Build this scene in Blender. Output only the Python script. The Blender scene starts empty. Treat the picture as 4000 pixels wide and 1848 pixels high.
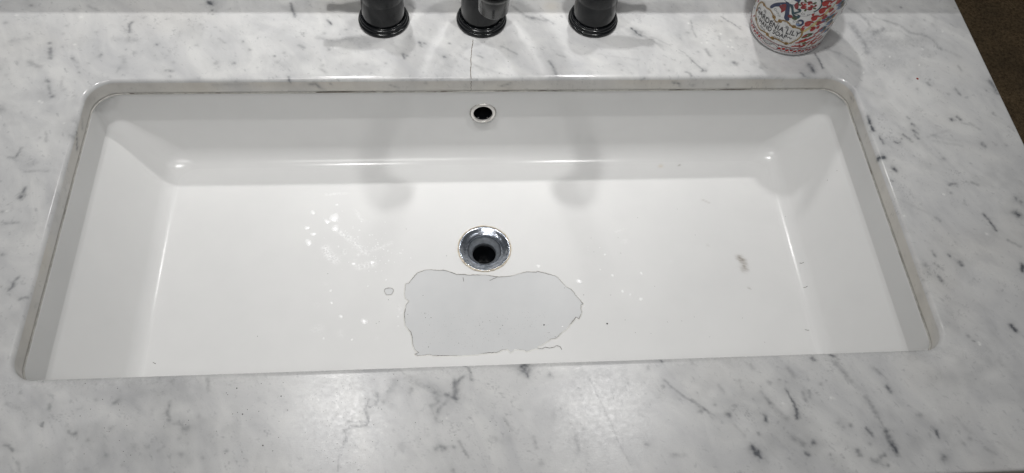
import bpy, bmesh, math, random
import numpy as np
from mathutils import Vector
from mathutils.bvhtree import BVHTree
from mathutils.geometry import tessellate_polygon

# ------------------------------------------------------------------ camera, world, lamps, exposure
SC = bpy.context.scene
COL = SC.collection
CAM = [-0.04128,-0.41188,0.62393,0.54806,-0.05808,-0.06017,3213.87411]                      # position, rotation, focal length for a 4000 px wide picture
cd = bpy.data.cameras.new('camera'); cam = bpy.data.objects.new('camera', cd); COL.objects.link(cam)
cam.location = CAM[:3]; cam.rotation_euler = CAM[3:6]
cd.sensor_width = 36.0; cd.sensor_fit = 'HORIZONTAL'; cd.lens = 36.0 * CAM[6] / 4000.0
cd.clip_start = 0.01; cd.clip_end = 50
SC.camera = cam

wd = bpy.data.worlds.new('World'); SC.world = wd; wd.use_nodes = True
wd.node_tree.nodes['Background'].inputs['Color'].default_value = (0.95, 0.98, 1.0, 1)
wd.node_tree.nodes['Background'].inputs['Strength'].default_value = 0.085

def lamp(name, loc, watts, radius, col=(1.0, 0.99, 0.978)):
    """a bell-shaded globe that throws its light downwards"""
    l = bpy.data.lights.new(name, 'SPOT'); l.energy = watts; l.shadow_soft_size = radius; l.color = col
    l.spot_size = math.radians(76); l.spot_blend = 1.0
    o = bpy.data.objects.new(name, l); o.location = loc; COL.objects.link(o); return o
# the bell-shaded globes of the vanity light above the sink ...
LY, LZ = 0.085, 0.80
lamp('vanity_globe_center', (-0.222, LY, LZ), 9.6, 0.016)
lamp('vanity_globe_right', (0.229, LY, LZ), 8.8, 0.016)
lamp('vanity_globe_left', (-0.70, LY, LZ), 1.6, 0.016)
# ... and the light that the wall mirror above the backsplash throws back
MY = 0.49
lamp('mirror_bounce_center', (-0.222, MY, LZ), 13.0, 0.016)
lamp('mirror_bounce_right', (0.229, MY, LZ), 11.3, 0.016)
lamp('mirror_bounce_left', (-0.70, MY, LZ), 1.2, 0.016)
# soft fill light added behind and above the camera to brighten the basin's back wall
cl = bpy.data.lights.new('fill_light', 'AREA'); cl.shape = 'DISK'; cl.size = 0.7; cl.energy = 11.5; cl.color = (1.0, 0.98, 0.96)
co = bpy.data.objects.new('fill_light', cl); co.location = (-0.25, -0.7, 1.6); COL.objects.link(co)
co.rotation_euler = (math.radians(-25), 0, 0)

vs = SC.view_settings
SC.display_settings.display_device = 'sRGB'
vs.view_transform = 'Standard'; vs.look = 'None'; vs.exposure = 0.0; vs.gamma = 1.0
SC.render.film_transparent = False

# ------------------------------------------------------------------ helpers
def mesh_np(name, V, F, mat=None, parent=None, smooth=True):
    V = np.asarray(V, dtype=np.float32); me = bpy.data.meshes.new(name)
    if isinstance(F, np.ndarray):
        n, k = F.shape
        me.vertices.add(len(V)); me.vertices.foreach_set('co', V.ravel())
        me.loops.add(n * k); me.loops.foreach_set('vertex_index', F.astype(np.int32).ravel())
        me.polygons.add(n)
        me.polygons.foreach_set('loop_start', np.arange(0, n * k, k, dtype=np.int32))
        me.polygons.foreach_set('loop_total', np.full(n, k, dtype=np.int32))
        me.update(calc_edges=True)
    else:
        me.from_pydata([tuple(map(float, v)) for v in V], [], [tuple(int(i) for i in f) for f in F]); me.update()
    me.polygons.foreach_set('use_smooth', np.full(len(me.polygons), smooth))
    me.validate()
    o = bpy.data.objects.new(name, me); COL.objects.link(o)
    if mat: me.materials.append(mat)
    if parent: o.parent = parent
    return o

def empty(name, loc, label=None, cat=None, group=None, kind=None):
    o = bpy.data.objects.new(name, None); o.location = loc; o.empty_display_size = 0.03; COL.objects.link(o)
    tag(o, label, cat, group, kind); return o

def tag(o, label=None, cat=None, group=None, kind=None):
    if label: o['label'] = label
    if cat: o['category'] = cat
    if group: o['group'] = group
    if kind: o['kind'] = kind
    return o

def set_attr(o, name, arr):
    a = o.data.color_attributes.new(name, 'FLOAT_COLOR', 'POINT')
    a.data.foreach_set('color', np.asarray(arr, dtype=np.float32).ravel())

def grid_faces(nr, nc, wrap=False):
    """quads between nr rows of nc points"""
    r = np.arange(nr - 1)[:, None]; c = np.arange(nc if wrap else nc - 1)[None, :]
    c2 = (c + 1) % nc
    return np.stack([r * nc + c, r * nc + c2, (r + 1) * nc + c2, (r + 1) * nc + c], -1).reshape(-1, 4)

def lathe(name, prof, loc, mat, parent, seg=72, axis='Z', flip=False):
    """profile of (radius, height) turned round the axis"""
    th = np.linspace(0, 2 * math.pi, seg, endpoint=False)
    R = np.array([q[0] for q in prof])[:, None]; Z = np.array([q[1] for q in prof])[:, None] + 0 * th[None]
    X = R * np.cos(th); Y = R * np.sin(th)
    V = np.stack([X, Y, Z], -1).reshape(-1, 3)
    if axis == '-Y': V = np.stack([V[:, 0], -V[:, 2], V[:, 1]], -1)
    V = V + np.array(loc)
    F = grid_faces(len(prof), seg, True)
    if flip: F = F[:, ::-1]
    return mesh_np(name, V, F, mat, parent)

def tube(name, pts, rad, mat, parent, seg=24, sub=8):
    P = [Vector(q) for q in pts]; n = len(P)
    C = []; Rr = []
    for i in range(n - 1):
        p0, p1, p2, p3 = P[max(i - 1, 0)], P[i], P[i + 1], P[min(i + 2, n - 1)]
        for k in range(sub):
            t = k / sub
            C.append(0.5 * ((2 * p1) + (p2 - p0) * t + (2 * p0 - 5 * p1 + 4 * p2 - p3) * t * t + (3 * p1 - p0 - 3 * p2 + p3) * t ** 3))
            Rr.append(rad[i] * (1 - t) + rad[i + 1] * t)
    C.append(P[-1]); Rr.append(rad[-1])
    V = []; up = Vector((1, 0, 0.013))
    for i, c in enumerate(C):
        d = (C[min(i + 1, len(C) - 1)] - C[max(i - 1, 0)]).normalized()
        a = (up - d * up.dot(d)).normalized(); b = d.cross(a); up = a
        for k in range(seg):
            t = 2 * math.pi * k / seg
            V.append(c + a * (Rr[i] * math.cos(t)) + b * (Rr[i] * math.sin(t)))
    F = [tuple(f) for f in grid_faces(len(C), seg, True)]
    F.append(tuple(range(seg))[::-1]); F.append(tuple(range((len(C) - 1) * seg, len(C) * seg)))
    return mesh_np(name, V, F, mat, parent)

# value noise for the colour attributes
_rng = np.random.default_rng(11)
_tab = _rng.random((256, 256))
def vnoise(x, y, sc, off=0.0):
    x = x * sc + 31.7 + off * 7.3; y = y * sc + 17.1 + off * 3.9
    xi = np.floor(x).astype(int); yi = np.floor(y).astype(int); fx = x - xi; fy = y - yi
    fx = fx * fx * (3 - 2 * fx); fy = fy * fy * (3 - 2 * fy)
    g = lambda a, b: _tab[a % 256, b % 256]
    return (g(xi, yi) * (1 - fx) + g(xi + 1, yi) * fx) * (1 - fy) + (g(xi, yi + 1) * (1 - fx) + g(xi + 1, yi + 1) * fx) * fy - 0.5

def strokes(x, y, items, soft=0.9, halo=0.0):
    """soft dark strokes: items = (points mm, half width mm, strength); x,y in mm"""
    out = np.zeros_like(x)
    for pts, w, am in items:
        pts = np.array(pts, float).reshape(-1, 2)
        ext = (w * 2.6 + 1.5) if not halo else (w * 4.5 + 4.0)
        m = np.nonzero((x > pts[:, 0].min() - ext) & (x < pts[:, 0].max() + ext) & (y > pts[:, 1].min() - ext) & (y < pts[:, 1].max() + ext))[0]
        if not len(m): continue
        px, py = x[m], y[m]; d = np.full(len(m), 1e9)
        if len(pts) == 1: d = np.hypot(px - pts[0, 0], py - pts[0, 1])
        for a, b in zip(pts[:-1], pts[1:]):
            ab = b - a; L = ab @ ab + 1e-9
            t = np.clip(((px - a[0]) * ab[0] + (py - a[1]) * ab[1]) / L, 0, 1)
            d = np.minimum(d, np.hypot(px - a[0] - t * ab[0], py - a[1] - t * ab[1]))
        v = am * np.exp(-(d / (w * soft + 0.35)) ** 2) + halo * am * np.exp(-(d / (w * 2.6 + 2.0)) ** 2)
        out[m] = 1 - (1 - out[m]) * (1 - v)
    return out

# ------------------------------------------------------------------ materials
def new_mat(name):
    m = bpy.data.materials.new(name); m.use_nodes = True
    nt = m.node_tree; return m, nt, nt.nodes['Principled BSDF']
def N(nt, t, **kw):
    n = nt.nodes.new(t)
    for k, v in kw.items():
        if k.startswith('i_'): n.inputs[k[2:].replace('_', ' ')].default_value = v
        else: setattr(n, k, v)
    return n
def mixc(nt, fac, a, b, mode='MIX'):
    n = nt.nodes.new('ShaderNodeMix'); n.data_type = 'RGBA'; n.blend_type = mode
    for sock, v in ((n.inputs[0], fac), (n.inputs[6], a), (n.inputs[7], b)):
        if isinstance(v, (int, float)): sock.default_value = v
        elif isinstance(v, tuple): sock.default_value = v if len(v) == 4 else (*v, 1)
        else: nt.links.new(v, sock)
    return n.outputs[2]
def ramp(nt, src, a, b, lo=0.0, hi=1.0):
    n = nt.nodes.new('ShaderNodeMapRange'); n.inputs[1].default_value = a; n.inputs[2].default_value = b
    n.inputs[3].default_value = lo; n.inputs[4].default_value = hi
    nt.links.new(src, n.inputs[0]); return n.outputs[0]
def math_(nt, op, a, b=0.0):
    n = nt.nodes.new('ShaderNodeMath'); n.operation = op
    for s, v in ((n.inputs[0], a), (n.inputs[1], b)):
        if isinstance(v, (int, float)): s.default_value = v
        else: nt.links.new(v, s)
    return n.outputs[0]
def noise(nt, vec, scale, detail=3.0, rough=0.55, dist=0.0):
    n = nt.nodes.new('ShaderNodeTexNoise'); n.inputs['Scale'].default_value = scale
    n.inputs['Detail'].default_value = detail; n.inputs['Roughness'].default_value = rough; n.inputs['Distortion'].default_value = dist
    if vec: nt.links.new(vec, n.inputs['Vector'])
    return n.outputs['Fac']
def coords(nt, rot=0.0, scale=(1, 1, 1)):
    tc = nt.nodes.new('ShaderNodeTexCoord'); mp = nt.nodes.new('ShaderNodeMapping')
    mp.inputs['Rotation'].default_value = (0, 0, rot); ms = nt.nodes.new('ShaderNodeMapping'); ms.inputs['Scale'].default_value = scale   # turn first, then stretch
    nt.links.new(tc.outputs['Object'], mp.inputs['Vector']); nt.links.new(mp.outputs['Vector'], ms.inputs['Vector']); return ms.outputs['Vector'], tc.outputs['Object']
def attr(nt, name):
    a = nt.nodes.new('ShaderNodeAttribute'); a.attribute_name = name
    s = nt.nodes.new('ShaderNodeSeparateColor'); nt.links.new(a.outputs['Color'], s.inputs[0]); return s.outputs
def bump(nt, bs, h, strength, dist=0.001):
    b = nt.nodes.new('ShaderNodeBump'); b.inputs['Strength'].default_value = strength; b.inputs['Distance'].default_value = dist
    nt.links.new(h, b.inputs['Height']); nt.links.new(b.outputs['Normal'], bs.inputs['Normal'])

def plain(name, col, rough=0.5, metal=0.0, spec=0.5, var=0.0, vscale=200.0):
    m, nt, bs = new_mat(name); bs.inputs['Roughness'].default_value = rough; bs.inputs['Metallic'].default_value = metal
    bs.inputs['Specular IOR Level'].default_value = spec
    if var:
        v, _ = coords(nt); f = noise(nt, v, vscale, 3)
        c = mixc(nt, ramp(nt, f, 0.3, 0.7), tuple(x * (1 - var) for x in col), tuple(min(1, x * (1 + var)) for x in col))
        nt.links.new(c, bs.inputs['Base Color'])
    else: bs.inputs['Base Color'].default_value = (*col, 1)
    return m

# marble: pale ground, soft grey clouds and streaks, placed veins from the attribute
def marble_mat():
    m, nt, bs = new_mat('marble')
    a = attr(nt, 'marks')
    diag, obj = coords(nt, rot=math.radians(52), scale=(1, 2.0, 1))
    fine, _ = coords(nt, rot=math.radians(52), scale=(1, 1.5, 1))
    cl = noise(nt, diag, 9.0, 5, 0.6, 1.6)
    cl2 = noise(nt, fine, 30.0, 5, 0.62, 0.6)
    sp = noise(nt, fine, 130.0, 3, 0.6, 0.3)
    gr = noise(nt, obj, 900.0, 2, 0.6)
    c = mixc(nt, ramp(nt, cl, 0.36, 0.72), (0.70, 0.70, 0.69), (0.55, 0.553, 0.56))
    c = mixc(nt, ramp(nt, cl2, 0.50, 0.78, 0, 0.42), c, (0.42, 0.425, 0.43))
    c = mixc(nt, ramp(nt, sp, 0.60, 0.80, 0, 0.55), c, (0.30, 0.31, 0.32))
    warm = noise(nt, obj, 7.0, 3, 0.5)
    c = mixc(nt, ramp(nt, warm, 0.55, 0.75, 0, 0.12), c, (0.62, 0.55, 0.44))
    c = mixc(nt, ramp(nt, gr, 0.3, 0.7, 0, 0.10), c, (0.40, 0.40, 0.40))
    c = mixc(nt, a[1], c, (0.66, 0.61, 0.52))
    c = mixc(nt, a[0], c, (0.085, 0.092, 0.105))
    c = mixc(nt, a[2], c, (0.86, 0.86, 0.84))
    nt.links.new(c, bs.inputs['Base Color'])
    sx = nt.nodes.new('ShaderNodeSeparateXYZ'); nt.links.new(obj, sx.inputs[0])
    worn = ramp(nt, sx.outputs[1], -0.13, -0.165)                       # the front strip has lost its polish
    r = math_(nt, 'ADD', ramp(nt, worn, 0, 1, 0.14, 0.297), ramp(nt, noise(nt, obj, 260.0, 4, 0.7), 0.35, 0.7, -0.03, 0.05))
    nt.links.new(r, bs.inputs['Roughness'])
    scr, _ = coords(nt, rot=0.05, scale=(160, 1400, 1)); scr2, _ = coords(nt, rot=0.9, scale=(1500, 120, 1))
    h = math_(nt, 'ADD', noise(nt, obj, 700.0, 3, 0.7), math_(nt, 'ADD', noise(nt, scr, 1.0, 2, 0.6), noise(nt, scr2, 1.0, 2, 0.6)))
    h = math_(nt, 'MULTIPLY', h, ramp(nt, worn, 0, 1, 0.03, 1.0))
    bump(nt, bs, h, 0.40, 0.00007)
    bs.inputs['Subsurface Weight'].default_value = 0.0
    return m

def porcelain_mat():
    m, nt, bs = new_mat('reglazed_porcelain')
    a = attr(nt, 'marks'); v, obj = coords(nt)
    c = mixc(nt, ramp(nt, noise(nt, obj, 14.0, 4, 0.6), 0.35, 0.7), (0.775, 0.776, 0.768), (0.745, 0.746, 0.740))
    c = mixc(nt, a[1], c, (0.62, 0.52, 0.36))
    c = mixc(nt, a[0], c, (0.25, 0.215, 0.175))
    c = mixc(nt, math_(nt, 'MULTIPLY', a[2], ramp(nt, noise(nt, obj, 520.0, 3, 0.7), 0.4, 0.6)), c, (0.97, 0.97, 0.97))
    nt.links.new(c, bs.inputs['Base Color'])
    r = math_(nt, 'ADD', ramp(nt, noise(nt, obj, 40.0, 4, 0.6), 0.3, 0.7, -0.03, 0.04), math_(nt, 'MULTIPLY', a[2], -0.25))
    sz = nt.nodes.new('ShaderNodeSeparateXYZ'); nt.links.new(obj, sz.inputs[0])
    r = math_(nt, 'ADD', r, ramp(nt, sz.outputs[2], 0.0001, 0.0007, 0.42, 0.19))     # the floor is scoured dull, the walls keep their gloss
    nt.links.new(r, bs.inputs['Roughness'])
    h = math_(nt, 'ADD', math_(nt, 'MULTIPLY', noise(nt, obj, 420.0, 3, 0.6), 0.10), math_(nt, 'MULTIPLY', a[2], math_(nt, 'MULTIPLY', noise(nt, obj, 420.0, 3, 0.7), 1.8)))
    h = math_(nt, 'ADD', h, math_(nt, 'MULTIPLY', noise(nt, obj, 22.0, 2, 0.5), 0.5))
    bump(nt, bs, h, 0.30, 0.0012); bs.inputs['Specular IOR Level'].default_value = 0.28
    return m

def black_metal():
    m, nt, bs = new_mat('black_bronze')
    v, obj = coords(nt); r, _ = coords(nt, scale=(30, 30, 900))
    f = noise(nt, obj, 220.0, 5, 0.7)
    c = mixc(nt, ramp(nt, f, 0.4, 0.75), (0.004, 0.005, 0.006), (0.010, 0.011, 0.013))
    nt.links.new(c, bs.inputs['Base Color'])
    nt.links.new(ramp(nt, noise(nt, r, 1.0, 3, 0.7), 0.3, 0.7, 0.14, 0.23), bs.inputs['Roughness'])
    bs.inputs['Specular IOR Level'].default_value = 0.36
    bump(nt, bs, math_(nt, 'ADD', noise(nt, r, 1.0, 3, 0.7), f), 0.05, 0.0004)
    return m

def chrome_mat():
    m, nt, bs = new_mat('mottled_chrome'); v, obj = coords(nt)
    f = noise(nt, obj, 330.0, 5, 0.7, 0.6)
    nt.links.new(mixc(nt, ramp(nt, f, 0.40, 0.66), (0.66, 0.70, 0.77), (0.20, 0.23, 0.28)), bs.inputs['Base Color'])  # dark blue mottling in the colour imitates reflections of a dark room
    bs.inputs['Metallic'].default_value = 1.0
    nt.links.new(ramp(nt, f, 0.3, 0.7, 0.10, 0.28), bs.inputs['Roughness'])
    bump(nt, bs, f, 0.25, 0.0006); return m

MARBLE = marble_mat(); PORC = porcelain_mat(); BLACK = black_metal(); CHROME = chrome_mat()

# ------------------------------------------------------------------ countertop
W, D = 0.7663, 0.3088
HX, HY, RC, RCF = W / 2 - 0.001, D / 2 - 0.001, 0.025, 0.018      # corner radius at the back and at the front
TH = 0.019
XL, XR, YF, YB = -0.56, 0.5392, -0.2582, 0.292

def perimeter(n_long, n_short, n_arc):
    """unit description of a rounded rectangle: (side id, fraction) anticlockwise from +x side"""
    P = []
    P += [('R', t) for t in np.linspace(0, 1, n_short, endpoint=False)] + [('c0', t) for t in np.linspace(0, 1, n_arc, endpoint=False)]
    P += [('B', t) for t in np.linspace(0, 1, n_long, endpoint=False)] + [('c1', t) for t in np.linspace(0, 1, n_arc, endpoint=False)]
    P += [('L', t) for t in np.linspace(0, 1, n_short, endpoint=False)] + [('c2', t) for t in np.linspace(0, 1, n_arc, endpoint=False)]
    P += [('F', t) for t in np.linspace(0, 1, n_long, endpoint=False)] + [('c3', t) for t in np.linspace(0, 1, n_arc, endpoint=False)]
    return P
def ring_xy(P, hx, hy, rc, rcf=None):
    rcf = rc if rcf is None else rcf
    out = np.empty((len(P), 4)); h = math.pi / 2; R4 = (rc, rc, rcf, rcf)
    for i, (s, t) in enumerate(P):
        if s == 'R': out[i] = hx, -(hy - rcf) + (2 * hy - rc - rcf) * t, 1, 0
        elif s == 'B': out[i] = (hx - rc) * (1 - 2 * t), hy, 0, 1
        elif s == 'L': out[i] = -hx, (hy - rc) - (2 * hy - rc - rcf) * t, -1, 0
        elif s == 'F': out[i] = (hx - rcf) * (2 * t - 1), -hy, 0, -1
        else:
            k = int(s[1]); q = R4[k]; an = k * h + t * h; cx = (hx - q) * (1 if k in (0, 3) else -1); cy = (hy - q) * (1 if k in (0, 1) else -1)
            out[i] = cx + q * math.cos(an), cy + q * math.sin(an), math.cos(an), math.sin(an)
    return out
def outer_xy(P, x0, x1, y0, y1):
    out = np.empty((len(P), 2)); xb, xf, yb_, yf_ = HX - RC, HX - RCF, HY - RC, -(HY - RCF)
    for i, (s, t) in enumerate(P):
        if s == 'R': out[i] = x1, yf_ + (yb_ - yf_) * t
        elif s == 'B': out[i] = xb - 2 * xb * t, y1
        elif s == 'L': out[i] = x0, yb_ + (yf_ - yb_) * t
        elif s == 'F': out[i] = -xf + 2 * xf * t, y0
        else:
            k = int(s[1]); cx, cy = [(x1, y1), (x0, y1), (x0, y0), (x1, y0)][k]
            A = [(x1, yb_), (-xb, y1), (x0, yf_), (xf, y0)][k]; B = [(xb, y1), (x0, yb_), (-xf, y0), (x1, yf_)][k]
            la = math.dist(A, (cx, cy)); lb = math.dist((cx, cy), B); q = t * (la + lb)
            if q < la: f = q / la; out[i] = A[0] + (cx - A[0]) * f, A[1] + (cy - A[1]) * f
            else: f = (q - la) / lb; out[i] = cx + (B[0] - cx) * f, cy + (B[1] - cy) * f
    return out

P = perimeter(640, 230, 150)
base = ring_xy(P, HX, HY, RC, RCF); nrm = base[:, 2:4]; n = len(P)
rows = []
def row(off, z): rows.append(np.c_[base[:, 0] + nrm[:, 0] * off, base[:, 1] + nrm[:, 1] * off, np.full(n, z)])
row(0.03, -TH); row(0.0008, -TH); row(0.0, -TH + 0.0008)
for z in np.linspace(-TH + 0.003, -0.0045, 6): row(0.0, z)
er = 0.0042
for a_ in np.linspace(0, math.pi / 2, 9): row(er - er * math.cos(a_), -er + er * math.sin(a_))
inner = rows[-1][:, :2].copy()
e = 0.003
out0 = outer_xy(P, XL, XR - e, YF + e, YB)
for t in np.linspace(0, 1, 145)[1:]:
    rows.append(np.c_[inner + (out0 - inner) * t, np.zeros(n)])
for a_ in np.linspace(0, math.pi / 2, 6)[1:]:
    s_ = e * math.sin(a_); o_ = outer_xy(P, XL, XR - e + s_, YF + e - s_, YB)
    rows.append(np.c_[o_, np.full(n, -e + e * math.cos(a_))])
rows.append(np.c_[outer_xy(P, XL, XR, YF, YB), np.full(n, -0.030)])
rows.append(np.c_[outer_xy(P, XL, XR - 0.012, YF + 0.012, YB), np.full(n, -0.0302)])
V = np.concatenate(rows); F = grid_faces(len(rows), n, True)
counter = mesh_np('countertop', V, F, MARBLE)
tag(counter, 'white and grey veined marble countertop around the sunken sink', None, None, 'structure')

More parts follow.
